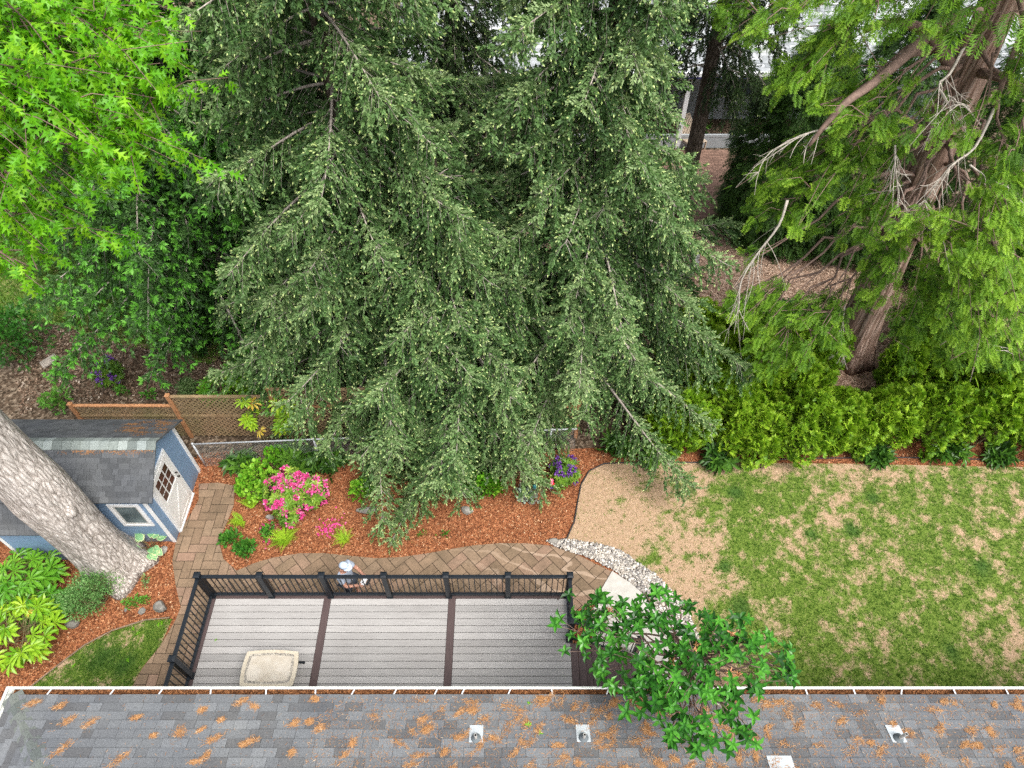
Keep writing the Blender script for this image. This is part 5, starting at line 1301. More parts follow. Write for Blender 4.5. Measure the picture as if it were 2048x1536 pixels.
# (px, py, z, radius, leaf rosettes)
GC = [(1170,1215,4.9,.22,16),(1165,1250,4.8,.2,14),(1190,1290,4.8,.24,18),(1230,1230,5.0,.26,22),(1250,1270,5.0,.24,20),(1225,1310,4.8,.2,12),(1290,1185,4.9,.15,8),(1275,1215,4.9,.1,4),(1330,1205,5.1,.26,20),(1320,1250,5.1,.26,22),(1360,1215,5.0,.18,10),(1300,1235,5.0,.16,8),(1345,1285,5.2,.26,20),(1380,1300,5.3,.3,24),(1420,1280,5.3,.26,18),(1440,1250,5.2,.2,10),(1480,1270,5.2,.22,14),(1510,1290,5.2,.24,16),(1465,1310,5.3,.3,24),(1400,1340,5.4,.3,26),(1440,1345,5.4,.28,22),(1500,1330,5.2,.28,20),(1545,1330,5.1,.22,12),(1570,1350,5.0,.2,12),(1585,1340,5.0,.1,4),(1520,1360,5.1,.24,16),(1290,1330,5.2,.26,20),(1275,1365,5.2,.26,20),(1310,1360,5.3,.28,24),(1350,1345,5.4,.28,24),(1330,1395,5.4,.26,22),(1370,1385,5.5,.28,24),(1270,1385,5.1,.15,8),(1390,1415,5.5,.24,18),(1345,1430,5.4,.18,10),(1385,1445,5.5,.2,14),(1415,1470,5.5,.24,16),(1360,1475,5.4,.2,10),(1390,1485,5.4,.18,10),(1345,1465,5.3,.1,4),(1455,1420,5.4,.2,12),(1450,1405,5.4,.16,8),(1480,1440,5.3,.14,6),(1500,1462,5.3,.18,10),(1470,1475,5.3,.14,6),(1420,1380,5.5,.22,14),(1530,1275,5.1,.1,4),(1570,1300,5.0,.08,3),(1455,1290,5.2,.2,12),(1425,1195+40,5.1,.1,4)]
GROS = [rosette(5, .40, .25, s, leaf_proto(.40, .26, .25)) for s in range(4)]
GROS = [(v, f, np.clip(q * 2.2, -.5, .5)) for v, f, q in GROS]
for px, py, z, rad, cnt in GC:
    c = at(px, py, z - .35); a = fork + rg.normal(size=3) * .06; L = np.linalg.norm(c - a); pts = curve(a, c, -.05 * L, 8, .06, rg); wood.tube(pts, np.linspace(.022, .006, 8), 5, 1, rg.uniform(.3, 1))
    m = max(2, int(cnt * (.66 if px < 1310 else .40))); T = c + rg.normal(size=(m, 3)) * np.array([rad, rad, rad * .7]) * .75; st = pts[rg.integers(4, 8, m)]
    tubes(wood, np.stack([st, (st + T) / 2 + (0, 0, -.03), T], 1), np.tile([.006, .005, .003], (m, 1)), 4, 1, rg.random(m))
    D = nrm(nrm(T - fork) * .55 + rg.normal(size=(m, 3)) * .30 + np.array([0, -.12, .75])); multi(crown, GROS, D, rg.uniform(.11, .16, m), rg, T, np.clip(rg.normal(.42, .22, m), 0, 1), 0)
for p, r in (([(1410,1395,4.9),(1440,1410,4.9),(1458,1440,4.8)], .012), ([(1250,1300,4.5),(1290,1320,4.6),(1320,1340,4.7)], .012), ([(1500,1290,4.9),(1530,1300,4.9),(1560,1320,4.8)], .012), ([(1340,1260,4.6),(1390,1275,4.7),(1420,1300,4.8)], .014)):
    wood.tube(np.array([at(*q) for q in p]), np.linspace(r, r * .5, len(p)), 6, 2, .8)
G['rust'] = leaf_mat('faded flower head', [(0, (.42, .16, .06)), (1, (.66, .36, .18))], .7, .1)
FLW = []
for px, py, z in ((1218,1222,4.9),(1185,1210,4.8),(1392,1292,5.3),(1345,1325,5.3),(1460,1345,5.3),(1475,1350,5.2),(1430,1352,5.3),(1462,1268,5.2),(1412,1232,5.1)):
    fl = MB(); c = at(px, py, z - .3); n = 14; flat = rg.normal(size=(n, 3)) * .010 + c; multi(fl, [LEAFN], rg.normal(size=(n, 3)) + (0, 0, .5), .075, rg, flat, rg.random(n)); FLW.append(fl)
wood.build('trunk', [G['twig'], G['brownlimb'], G['drytwig']], gt); crown.build('crown', G['glossy'], gt); [fl.build('faded_flower', G['rust'], gt) for fl in FLW]

# ================================================================== SHRUBS
def shrub(name, label, x, y, rx, ry, h, protos, mat, n, size, seed, mounds=9, group=None, z0=.0, flower=None, cat='shrub', bright=.46, upw=.6, mr=.42, var=.17, W=None, stems=True, shell=.5, spread=.72):
    rg = np.random.default_rng(seed); root = thing(name, label, cat, (x, y, z0), group); w, c = MB(), MB()
    a = rg.uniform(0, 6.28, mounds); r = np.sqrt(rg.random(mounds)) * spread; r[0] = 0
    zc = z0 + h * (.35 + .38 * (1 - r) * rg.uniform(.6, 1.1, mounds)); C = np.stack([x + np.cos(a) * r * rx, y + np.sin(a) * r * ry, zc], 1)
    mrad = np.stack([rx * mr * rg.uniform(.75, 1.25, mounds), ry * mr * rg.uniform(.75, 1.25, mounds), h * .34 * rg.uniform(.8, 1.2, mounds)], 1)
    k = rg.integers(0, mounds, n); q = nrm(rg.normal(size=(n, 3)) + np.array([0, -.15, .35])); s = rg.uniform(shell, 1.05, n) ** .6
    T = C[k] + q * mrad[k] * s[:, None]; T[:, 2] = np.maximum(T[:, 2], z0 + .04)
    D = nrm(q + rg.normal(size=(n, 3)) * .45 + np.array([0, 0, upw])); rnd = np.clip(rg.normal(bright, var, n) + q[:, 2] * .08 + rg.normal(size=mounds)[k] * .06, 0, 1)
    multi(c, protos, D, size * rg.uniform(.65, 1.25, n), rg, T, rnd, 0, W=W)
    if stems:
        B0 = np.array([x, y, z0]) + rg.normal(size=(mounds, 3)) * np.array([rx * .12, ry * .12, 0])
        tubes(w, np.stack([B0, (B0 + C) / 2 + rg.normal(size=(mounds, 3)) * .05, C], 1), np.tile([.022, .016, .006], (mounds, 1)), 6, 0, rg.random(mounds)); j = rg.integers(0, n, min(n, 160))
        tubes(w, np.stack([C[k[j]], (C[k[j]] + T[j]) / 2 + (0, 0, .01), T[j]], 1), np.tile([.006, .004, .002], (len(j), 1)), 4, 0, rg.random(len(j)))
        w.build('stems', G['stem'], root)
    c.build('foliage', G[mat], root)
    if flower:
        fm, heads, rr, pet, fs = flower; f = MB(); qq = nrm(rg.normal(size=(heads, 3)) + np.array([0, -.45, .8])); kk = rg.integers(0, mounds, heads); H = C[kk] + qq * mrad[kk] * 1.02
        m = heads * pet; jj = np.repeat(np.arange(heads), pet); d = nrm(rg.normal(size=(m, 3)) + qq[jj] * .9); TT = H[jj] + d * rr * rg.uniform(.3, 1, m)[:, None]
        multi(f, [LEAFR], nrm(d + rg.normal(size=(m, 3)) * .6), fs * rg.uniform(.7, 1.2, m), rg, TT, np.clip(rg.normal(.5, .22, m), 0, 1)); f.build('flowers', G[fm], root)
    return root
gh = 'cypress shrubs in the hedge behind the lawn'
HED = [(1360,850,10.5,.75,.7,1.7,'hedge cypress at the left end, half under the spruce boughs'),(1450,800,10.9,.85,.75,1.8,'hedge cypress bulging above the bare lawn corner'),(1500,880,10.25,.75,.6,1.25,'low hedge cypress spilling forward onto the orange mulch'),(1600,870,10.3,.85,.65,1.35,'lightest hedge cypress leaning over the mulch beside the lawn'),(1690,830,10.7,.85,.75,1.5,'hedge cypress just left of the bare brown gap'),(1790,840,10.7,.75,.7,1.45,'hedge cypress in front of the bare brown gap'),(1870,850,10.6,.8,.7,1.5,'darker hedge cypress right of the bare brown gap'),(1985,845,10.6,.9,.75,1.5,'hedge cypress near the right edge of the lawn'),(2090,845,10.6,.85,.75,1.5,'hedge cypress cut by the right edge'),
 (1400,720,12.0,.8,.8,2.1,'back row hedge cypress beside the spruce tips'),(1500,750,11.7,.75,.7,1.9,'back row hedge cypress below the magenta rhododendron'),(1590,790,11.4,.75,.65,1.7,'back row hedge cypress under the hanging cedar fronds'),(1620,700,12.4,.8,.7,2.0,'rearmost hedge cypress left of the cedar trunk'),(1400,640,12.9,.8,.7,2.0,'rearmost hedge cypress behind the spruce tips'),(1490,680,12.7,.85,.7,2.1,'rearmost hedge cypress right below the magenta flowers'),(1830,740,12.2,.75,.7,1.5,'back row hedge cypress right of the bare brown gap'),(1950,755,11.9,.85,.7,1.7,'back row hedge cypress near the right edge'),(2060,745,11.9,.85,.7,1.8,'back row hedge cypress cut by the right edge')]
for i, (px, py, yy, rx, ry, h, lab) in enumerate(HED):
    x = aty(px, py, yy)[0]; h *= (1.15 + .45 * ((i * 5) % 4) / 3) if i < 9 else 1.4; rx *= 1.08
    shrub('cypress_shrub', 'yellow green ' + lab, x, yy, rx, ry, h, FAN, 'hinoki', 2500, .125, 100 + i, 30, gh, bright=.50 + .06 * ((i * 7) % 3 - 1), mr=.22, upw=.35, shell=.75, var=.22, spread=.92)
gl = 'dark low laurels along the fence foot'
LAU = [(1255,880,10.05,.4,.3,.45,'dark low laurel under the right spruce boughs'),(1330,882,9.95,.42,.3,.5,'bright leaved low laurel at the left end of the hedge'),(1440,885,9.95,.4,.28,.45,'dark low laurel in a gap under the hedge'),(1005,905,9.75,.5,.35,.5,'dark narrow leaved laurel above the white flowered hydrangea'),(905,900,9.8,.5,.35,.5,'dark laurel in the shade of the short spruce'),(560,885,9.6,.45,.35,.6,'dark laurel against the chain link behind the pink rhododendron'),(625,890,9.6,.4,.3,.6,'narrow leaved laurel right behind the pink flowers'),(470,905,9.6,.35,.25,.4,'thin dark laurel at the foot of the chain link near the shed'),(1770,880,10.0,.4,.25,.35,'dark low laurel below the middle of the hedge'),(1925,885,10.0,.35,.25,.35,'green laurel tuft below the right part of the hedge'),(2040,880,10.0,.35,.25,.35,'laurel tuft below the hedge at the right edge')]
for i, (px, py, yy, rx, ry, h, lab) in enumerate(LAU):
    shrub('laurel_shrub', lab, aty(px, py, yy)[0], yy + .12, rx, ry, h, ROSN, 'darkleaf', 34, .30, 130 + i, 5, gl, bright=.70 if i in (1, 9, 5) else .5, upw=.7, spread=1.0)
# pink rhododendron and its companions
p = at(598, 985, .55)
shrub('rhododendron', 'rhododendron covered in hot pink flower heads in the orange bed', p[0], p[1], .82, .70, 1.1, ROS, 'rhodo', 420, .15, 151, 14, None, flower=('pink', 62, .10, 40, .06), upw=.9, bright=.5)
p = at(512, 960, .5)
shrub('hydrangea', 'lime green hydrangea with no flowers left of the pink rhododendron', p[0], p[1], .50, .55, .85, [LEAFR], 'hydr', 900, .105, 152, 10, None, upw=1.1, bright=.62)
p = at(545, 905, .6)
shrub('hydrangea', 'green hydrangea behind the lime one near the chain link', p[0], p[1], .42, .35, .8, [LEAFR], 'hydr', 420, .095, 156, 8, None, upw=1.1, bright=.38)
p = at(975, 975, .3)
shrub('hydrangea', 'bright green hydrangea with small white flower buds under the short spruce', p[0], p[1], .55, .42, .7, [LEAFR], 'hydr', 620, .105, 153, 9, None, upw=1.1, bright=.40, flower=('whiteflower', 7, .03, 14, .025))
p = at(730, 975, .3)
shrub('hydrangea', 'green hydrangea half hidden behind the left stone and spruce boughs', p[0], p[1], .38, .34, .6, [LEAFR], 'hydr', 380, .10, 154, 7, None, upw=1.1, bright=.48)
p = at(1132, 945, .35)
shrub('azalea', 'azalea with dark purple flowers at the corner of the lawn edging', p[0], p[1], .48, .42, .7, ROSN, 'rhodo', 170, .12, 155, 8, None, flower=('purple', 26, .07, 30, .05), upw=.9, bright=.34)
p = aty(1545, 590, 14.2)
shrub('rhododendron', 'dark rhododendron with magenta violet flowers by the pale bark chips', p[0], 14.2, 1.25, .9, 1.5, ROS, 'darkleaf', 700, .19, 157, 12, None, flower=('violet', 16, .10, 30, .07), upw=.7, bright=.45)
p = aty(1730, 590, 14.6)
shrub('rhododendron', 'low dark rhododendron without flowers at the foot of the cedar', p[0] - .9, 14.6, .9, .6, .7, ROS, 'darkleaf', 380, .16, 158, 8, None, upw=.8, bright=.4)
p = aty(1420, 650, 12.9)
shrub('juniper', 'blue green juniper tucked behind the hedge beside the spruce', p[0], 12.9, .55, .5, 1.6, SPRAY, 'spruce', 700, .2, 159, 8, None, bright=.85)
p = at(228, 745, .5)
shrub('rhododendron', 'straggly rhododendron with lilac flowers behind the lattice fence', p[0], p[1], .55, .5, .95, ROSN, 'rhodo', 120, .14, 160, 6, None, flower=('purple', 14, .08, 26, .06), upw=.8, bright=.3)
p = at(400, 660, .6)
shrub('laurel_shrub', 'large dark laurel under the fir boughs behind the lattice', p[0], p[1], .95, .8, 1.5, ROSN, 'darkleaf', 620, .2, 161, 11, None, upw=.7, bright=.40)
p = at(30, 690, .6)
shrub('maple_shrub', 'dark leafy shrub at the left edge behind the shed', p[0], p[1], 1.15, 1.0, 1.7, OAK, 'cover', 1500, .16, 162, 12, None, upw=.3, bright=.25)
p = at(115, 800, .3)
shrub('maple_shrub', 'small bright green seedling clump behind the left end of the lattice', p[0], p[1], .4, .35, .6, OAK, 'cover', 240, .13, 163, 6, None, upw=.5, bright=.75)
p = at(375, 775, .3)
shrub('juniper', 'low grey green juniper behind the lattice top rail', p[0], p[1], .35, .3, .4, SPRAY, 'spruce', 260, .16, 164, 5, None, bright=.5)
for i, (px, py, lab) in enumerate(((245,785,'small leafy seedling under the lilac rhododendron'),(178,725,'pale yellow seedling on the leaf litter'),(300,790,'seedling by the second lattice post'),(465,650,'low green seedling by the dark laurel'))):
    p = at(px, py, .1); shrub('seedling', lab, p[0], p[1], .25, .22, .3, [LEAF], 'cover', 70, .10, 170 + i, 4, 'seedlings behind the lattice fence', cat='plant', bright=.65, upw=.6)
# fatsia (palmate leaves on stalks)
def fatsia(label, px, py, z, r, h, n, seed, mat='fatsia', size=.30, group=None, bright=.5, old=.04):
    rg = np.random.default_rng(seed); c = at(px, py, z); x, y = c[0], c[1]; root = thing('fatsia', label, 'shrub', (x, y, 0), group); w, f = MB(), MB()
    a = rg.uniform(0, 6.28, n); rr = np.sqrt(rg.random(n)) * r; zz = np.maximum(.25, h * (1 - .45 * (rr / r) ** 2) * rg.uniform(.6, 1.05, n)); T = np.stack([x + np.cos(a) * rr, y + np.sin(a) * rr, zz], 1)
    D = nrm(np.stack([np.cos(a), np.sin(a), np.full(n, -.25)], 1) + rg.normal(size=(n, 3)) * .3 + np.array([0, -.25, 0])); up = np.array([0, -.2, 1.0]) + rg.normal(size=(n, 3)) * .28
    rnd = np.clip(rg.normal(bright, .15, n), 0, .88); rnd[rg.random(n) < old] = .97
    multi(f, PALM, D, size * rg.uniform(.7, 1.15, n), rg, T, rnd, 0, up)
    s = max(3, n // 12); B0 = np.array([x, y, 0]) + rg.normal(size=(s, 3)) * (.08, .08, 0); C = np.array([x, y, 0]) + np.stack([rg.normal(size=s) * r * .4, rg.normal(size=s) * r * .4, np.full(s, h * .6)], 1)
    tubes(w, np.stack([B0, (B0 + C) / 2, C], 1), np.tile([.02, .016, .012], (s, 1)), 6, 0, rg.random(s)); j = rg.integers(0, s, n)
    tubes(w, np.stack([C[j], (C[j] + T) / 2 + (0, 0, .05), T], 1), np.tile([.006, .005, .004], (n, 1)), 4, 0, rg.random(n)); w.build('stems', G['stem'], root); f.build('foliage', G[mat], root)
gf = 'fatsia shrubs left of the deck'
fatsia('yellow green fatsia at the lower left corner with one orange leaf', 30, 1255, .7, .72, .95, 62, 181, size=.30, group=gf, bright=.62, old=.05)
fatsia('green fatsia against the blue shed wall left of the oak trunk', 35, 1160, .7, .70, 1.05, 60, 182, 'fatsia_green', .30, gf, .62)
fatsia('darker fatsia between the shed wall and the small leaved shrub', 85, 1200, .45, .40, .75, 22, 183, 'fatsia_green', .28, gf, .38)
gf2 = 'fatsia shrubs behind the lattice fence'
fatsia('large bright fatsia behind the lattice near the spruce', 510, 740, .9, .72, 1.5, 62, 184, 'fatsia', .30, gf2, .34, 0)
fatsia('low fatsia clump peeping over the lattice top rail', 430, 775, .6, .35, 1.0, 22, 185, 'fatsia_green', .28, gf2, .55)
fatsia('fatsia in the shade of the spruce and fir', 560, 660, 1.0, .55, 1.5, 40, 186, 'fatsia_green', .32, gf2, .36)
p = at(555, 800, 2.0); fatsia('lime yellow fatsia branch leaning over the lattice by the third post', 557, 796, 2.15, .26, 2.25, 18, 187, 'fatsia', .27, gf2, .62, 0)
fatsia('lime yellow fatsia sprig hanging over the lattice', 492, 800, 2.0, .20, 2.05, 11, 188, 'fatsia', .25, gf2, .66, .05)
# small leaved shrub in front of the oak
p = at(182, 1185, .5)
shrub('boxwood', 'round small leaved green shrub at the foot of the oak trunk', p[0], p[1], .72, .62, 1.05, [LEAF], 'boxleaf', 5200, .050, 191, 18, None, upw=.4, bright=.52, mr=.34, shell=.4)
p = at(165, 1120, .9)
shrub('boxwood', 'thin upright shoots behind the round shrub by the blue wall', p[0], p[1], .28, .2, 1.2, [LEAF], 'boxleaf', 420, .055, 192, 5, None, upw=.6, bright=.5)
# ground cover and ferns
p = at(272, 1205, .05)
shrub('ground_cover', 'bright green low ground cover beside the dark rock', p[0], p[1], .33, .16, .16, [LEAF], 'cover', 360, .05, 193, 7, None, cat='plant', bright=.75, stems=False)
p = at(290, 1165, .05); shrub('seedling', 'wispy green sprout on the mulch right of the round shrub', p[0], p[1], .14, .14, .16, [LEAFN], 'boxleaf', 46, .08, 194, 3, None, cat='plant', bright=.6)
for i, (px, py, rx, ry, n, lab) in enumerate(((462,1078,.24,.24,240,'bright periwinkle patch beside the paver path'),(500,1095,.33,.27,330,'dark leafy periwinkle patch at the path corner'),(540,1065,.2,.2,120,'small periwinkle patch below the pink rhododendron'),(845,1066,.12,.09,26,'tiny sprout left of a pair on the bare mulch'),(885,1066,.16,.07,24,'tiny sprout right of a pair on the bare mulch'))):
    p = at(px, py, .1); shrub('ground_cover', lab, p[0], p[1], rx, ry, .28 if i < 3 else .14, [LEAF], 'cover', n, .105 if i < 3 else .08, 200 + i, 7, 'ground cover in the orange bed', cat='plant', bright=.52 if i != 1 else .40, upw=.8, stems=False)
def fern(label, px, py, n, L, seed, group='ferns in the orange bed', span=(0, 6.28)):
    rg = np.random.default_rng(seed); c = at(px, py, 0); root = thing('fern', label, 'fern', c, group); m = MB(); a = np.linspace(span[0], span[1], n, endpoint=False) + rg.normal(size=n) * .15
    D = np.stack([np.cos(a), np.sin(a), rg.uniform(.35, .8, n)], 1); mb_ = frames(D, L * rg.uniform(.75, 1.1, n), rg, np.array([0, 0, 1.0])); m.inst(FERN, mb_, np.tile(c, (n, 1)) + (0, 0, .02), np.clip(rg.normal(.5, .2, n), 0, 1)); m.build('fronds', G['fern'], root)
fern('full yellow green fern below the pink rhododendron', 574, 1085, 17, .52, 211); fern('yellow green fern at the left of the pink rhododendron', 486, 1045, 11, .42, 212, span=(2.6, 5.6)); fern('upright fern tucked between the lime hydrangea and rhododendron', 505, 1015, 8, .40, 213, span=(.5, 3.2)); fern('sparse young fern alone on the orange mulch', 690, 1083, 8, .42, 214)
# silver leaved plant, hosta
p = at(1053, 988, .2); shrub('brunnera', 'silver white leaved plant behind two grey stones', p[0], p[1], .36, .22, .38, [LEAFR], 'silver', 300, .085, 221, 7, None, cat='plant', upw=1.2, bright=.62, var=.25, stems=False)
def hosta():
    rg = np.random.default_rng(231); c = at(306, 1100, 0); root = thing('hosta', 'hosta with broad pale edged leaves by the shed corner', 'plant', c); m = MB()
    hl = leaf_proto(.66, .06, .25, .4); hv, hf, hr = hl; hv2 = hv.copy(); hv2[:, [0, 1]] = (hv[:, [0, 1]] - (0, .5)) * .90 + (0, .5); hv2[:, 2] += .03
    n = 24; a = rg.uniform(0, 6.28, n); t_ = rg.uniform(.25, 1.0, n); D = np.stack([np.cos(a) * np.cos(t_), np.sin(a) * np.cos(t_), np.sin(t_) * .35], 1); T = c + np.stack([np.cos(a) * .12 * np.cos(t_) * 2, np.sin(a) * .12 * np.cos(t_) * 2, .10 + .28 * np.sin(t_)], 1)
    F = frames(D, .24 * rg.uniform(.8, 1.15, n), rg, np.array([0, -.1, 1.0])); m.inst((hv, hf, hr * 0), F, T, np.full(n, .85)); m.inst((hv2, hf, hr * 1.2), F, T, np.clip(rg.normal(.28, .09, n), 0, .5)); m.build('foliage', G['hosta'], root)
    w = MB(); tubes(w, np.stack([np.tile(c, (n, 1)), (np.tile(c, (n, 1)) + T) / 2 + (0, 0, .04), T], 1), np.tile([.006, .005, .004], (n, 1)), 5, 0, rg.random(n)); w.build('stems', G['stem'], root)
hosta()

# ================================================================== STONES
t = NT('field stone'); co = t.co(); f = t.noise(co, 7, 8, .65); f2 = t.noise(co, 30, 4)
c = t.ramp(f, [(.25, (.11, .105, .095)), (.5, (.24, .225, .20)), (.75, (.38, .355, .32))]); c = t.mix(1.0, c, t.ramp(t.attr(), [(0, (.55,) * 3), (1, (1.2,) * 3)]), 'MULTIPLY')
G['stone'] = t.done(t.pbsdf(c, .9, t.bump(f, .5, .02), .2))
t = NT('pale ring stone'); co = t.co(); f = t.noise(co, 9, 7, .65)
c = t.ramp(f, [(.25, (.22, .21, .20)), (.5, (.46, .45, .43)), (.75, (.68, .67, .64))]); c = t.mix(1.0, c, t.ramp(t.attr(), [(0, (.6,) * 3), (1, (1.15,) * 3)]), 'MULTIPLY')
G['palestone'] = t.done(t.pbsdf(c, .9, t.bump(f, .5, .02), .2))
def rock_mesh(mb, c, size, seed, rnd, mat=0, proto=ICO, ang=0):
    rs = np.random.RandomState(seed); V = proto[0].copy(); 
    for _ in range(9):
        d = nrm(rs.normal(size=3)); k = rs.uniform(.55, .85); h = V @ d; V = V - np.maximum(h - k, 0)[:, None] * d * .9
    V += rs.normal(size=V.shape) * .012; V = V * np.array(size); ca, sa = math.cos(ang), math.sin(ang); V = V @ np.array([[ca, sa, 0], [-sa, ca, 0], [0, 0, 1.0]])
    mb.add(V + np.array(c), proto[1], mat, rnd)
def stone(label, px, py, sx, sy, sz, seed, rnd=.6, sink=.3, group='stones set in the planting beds', ang=0):
    c = at(px, py, sz * .5); mb = MB(); rock_mesh(mb, (c[0], c[1], sz * (1 - sink)), (sx, sy, sz), seed, rnd, 0, ICO, ang); tag(mb.build('stone', G['stone']), label, 'stone', group)
stone('long flat grey stone below the spruce on the left of the bed', 735, 1021, .30, .10, .09, 1, .75); stone('angular flat grey stone in the middle of the orange bed', 934, 1022, .17, .12, .08, 2, .85, ang=-.3)
stone('grey stone under the left half of the silver plant', 1043, 1000, .11, .09, .10, 3, .6); stone('brownish stone under the right half of the silver plant', 1064, 1005, .10, .06, .06, 4, .45)
stone('blocky dark rock with pale top on the mulch left of the deck', 323, 1216, .16, .16, .17, 5, .42, .25); stone('flat slate sunk in the mulch between rock and round shrub', 283, 1222, .09, .10, .03, 6, .55); stone('small slate chip beside the ground cover', 252, 1219, .05, .06, .03, 7, .5)
stone('rounded mossy stone at the foot of the round shrub', 147, 1249, .17, .10, .12, 8, .5); stone('grey stone at the tip of the pebble strip', 1108, 1082, .13, .07, .06, 9, .7); stone('bluish stone under the pink rhododendron', 541, 1034, .12, .08, .07, 10, .65)
stone('round pale stepping stone beside the hosta', 325, 1103, .15, .14, .03, 11, 1.0, .1)
# dry stone ring in the far garden
ring = thing('stone_ring', 'curved low wall of stacked pale stones around a planting ring', 'stone wall', (*at(1340, 520)[:2], 0)); mb = MB(); rs = np.random.RandomState(6); cxr, cyr = at(1322, 520)[:2]; RR = 1.12
for lay in range(3):
    for k in range(26):
        a = (k + .5 * (lay % 2)) / 26 * 6.28; s = rs.uniform(.85, 1.15); rock_mesh(mb, (cxr + math.cos(a) * (RR - lay * .03), cyr + math.sin(a) * (RR - lay * .03) * 1.0, .09 + lay * .15), (.15 * s, .12 * s, .09), 50 + lay * 30 + k, rs.rand(), 0, ICO1, a + 1.57)
mb.build('stones', G['palestone'], ring)
shrub('azalea', 'small yellow green azalea inside the stone ring', cxr, cyr, .7, .7, .9, ROSN, 'rhodo', 200, .13, 240, 7, None, bright=.3)
# boulders and logs by the cedar
for i, (px, py, s, lab) in enumerate(((1640,462,(.42,.22,.22),'dark long boulder on the bark chips left of the cedar'),(1690,462,(.25,.22,.22),'round dark boulder touching the cedar trunk'),(1700,425,(.4,.3,.25),'pale topped rock behind the cedar fronds'))):
    c = at(px, py, s[2] * .6); mb = MB(); rock_mesh(mb, (c[0], c[1], s[2] * .6), s, 80 + i, .15 if i < 2 else .8); tag(mb.build('boulder', G['stone'] if i < 2 else G['palestone']), lab, 'boulder')
mb = MB(); mb.tube(np.array([at(430 + 990, 478, .06), at(1445, 468, .06), at(1470, 440, .08)]), [.03, .035, .02], 7); tag(mb.build('fallen_branch', G['brownlimb']), 'thin brown fallen branch lying on the pale bark chips', 'branch')
mb = MB(); mb.tube(np.array([at(1655, 470, .05), at(1675, 480, .05), at(1692, 484, .05)]), [.03, .04, .02], 7); tag(mb.build('fallen_branch', G['sprucebark']), 'dark stick beside the boulders left of the cedar', 'branch')
mb = MB(); c = at(15, 650, .05); mb.obox(c, (.5, .1, 0), (-.03, .12, 0), (0, 0, .06)); tag(mb.build('plank', G['brownlimb'], None, .01), 'weathered plank lying on the litter at the left edge', 'plank')
mb = MB(); c = at(98, 722, .05); mb.obox(c, (.16, .16, 0.02), (-.1, .1, 0), (0, 0, .03)); tag(mb.build('plank', G['twig'], None, .01), 'short pale board lying on the leaf litter behind the shed', 'plank')

# ================================================================== GARDEN ORNAMENTS
c = at(1101, 990, 0); orn = thing('flower_stake', 'pink and red glass flower ornament on a thin stake by the azalea', 'garden ornament', c)
mb = MB(); mb.tube([c, c + (0, 0, .42)], .008, 8); mb.build('stake', G['blackrail'], orn)
def petals(nm, z, r, n, m, tilt):
    mb = MB(); a = np.arange(n) / n * 6.28; D = np.stack([np.cos(a) * math.cos(tilt), np.sin(a) * math.cos(tilt), np.full(n, math.sin(tilt))], 1); mb.inst(LEAFR, frames(D, r, rng, np.array([0, 0, 1.0])), np.tile(c + np.array([0, 0, z]), (n, 1)), np.full(n, .5)); mb.build(nm, G[m], orn)
petals('blue_petals', .42, .08, 6, 'bluem', -.1); petals('red_petals', .50, .09, 7, 'red', .45); petals('pink_petals', .60, .10, 6, 'pinkm', 1.1)
mb = MB(); mb.tube([c + (0, 0, .42), c + (0, 0, .50), c + (0, 0, .60), c + (0, 0, .68)], [.02, .035, .04, .012], 12); mb.build('bulb', G['pinkm'], orn)
c = at(1051, 1008, 0); mb = MB(); h = 1.05; pts = [c, c + (0, 0, h)] + [c + (.10 - .10 * math.cos(a), 0, h + .10 * math.sin(a)) for a in np.linspace(.3, 3.0, 8)]; mb.tube(pts, .007, 8); tag(mb.build('shepherd_hook', G['blackrail']), 'thin black metal shepherd hook rising through the silver plant', 'garden hook')
c = at(1071, 962, 0); fe = thing('hanging_feeder', 'small teal bird feeder hanging from the black shepherd hook', 'bird feeder', (at(1051, 1008, 0) + (.20, 0, 0)))
c = at(1051, 1008, 0) + np.array([.20, 0, .80]); G['teal'] = plain('teal glaze', (.02, .14, .15), .3, .1, 8, .02, .5)
mb = MB(); mb.tube([c + (0, 0, -.09), c + (0, 0, -.06), c + (0, 0, .06), c + (0, 0, .09)], [.03, .045, .045, .015], 14); mb.build('body', G['teal'], fe); mb = MB(); mb.tube([c + (0, 0, .085), c + (0, 0, .26)], .003, 5); mb.build('wire', G['metal'], fe)

# ================================================================== FAR HOUSE
nb = thing('far_house', 'neighbouring house with pale shingle roof and white porch post beyond the trees', 'house', (6, 26, 0))
G['farroof'] = shingle_mat('pale grey shingle', [(0, (.26, .28, .29)), (.5, (.40, .42, .43)), (1, (.52, .54, .55))], 40)
G['farwall'] = plain('grey painted wall', (.40, .43, .45), .7, .1, 3); G['fartrim'] = plain('white fascia', (.78, .79, .80), .5, .05, 3, .03); G['navy'] = plain('navy fascia edge', (.05, .05, .16), .5, .1, 3, .03)
FE = 24.0; FZ = 3.05; mb = MB(); vd = nrm(np.array([0, 1, .42])); shingles(mb, np.array([-4, FE, FZ]), np.array([1.0, 0, 0]), vd, 5.2, lambda b: 0, lambda b: 22, .16, .3, 12); 
e0 = vd * 5.2; mb.add([(-4, FE + e0[1], FZ + e0[2]), (18, FE + e0[1], FZ + e0[2]), (18, FE + 2 * e0[1], FZ), (-4, FE + 2 * e0[1], FZ), (-4, FE, FZ - .02), (18, FE, FZ - .02)], [(0, 1, 2, 3), (4, 3, 2, 5)], 0, .5); fr_ = mb.build('roof', G['farroof'], nb)
mb = MB(); mb.box((-4.1, FE - .14, FZ - .13), (18.1, FE - .002, FZ + .01)); mb.build('gutter', G['fartrim'], nb, .01)
mb = MB(); mb.box((-4.1, FE - .135, FZ - .19), (18.1, FE - .01, FZ - .133)); mb.build('fascia', G['navy'], nb)
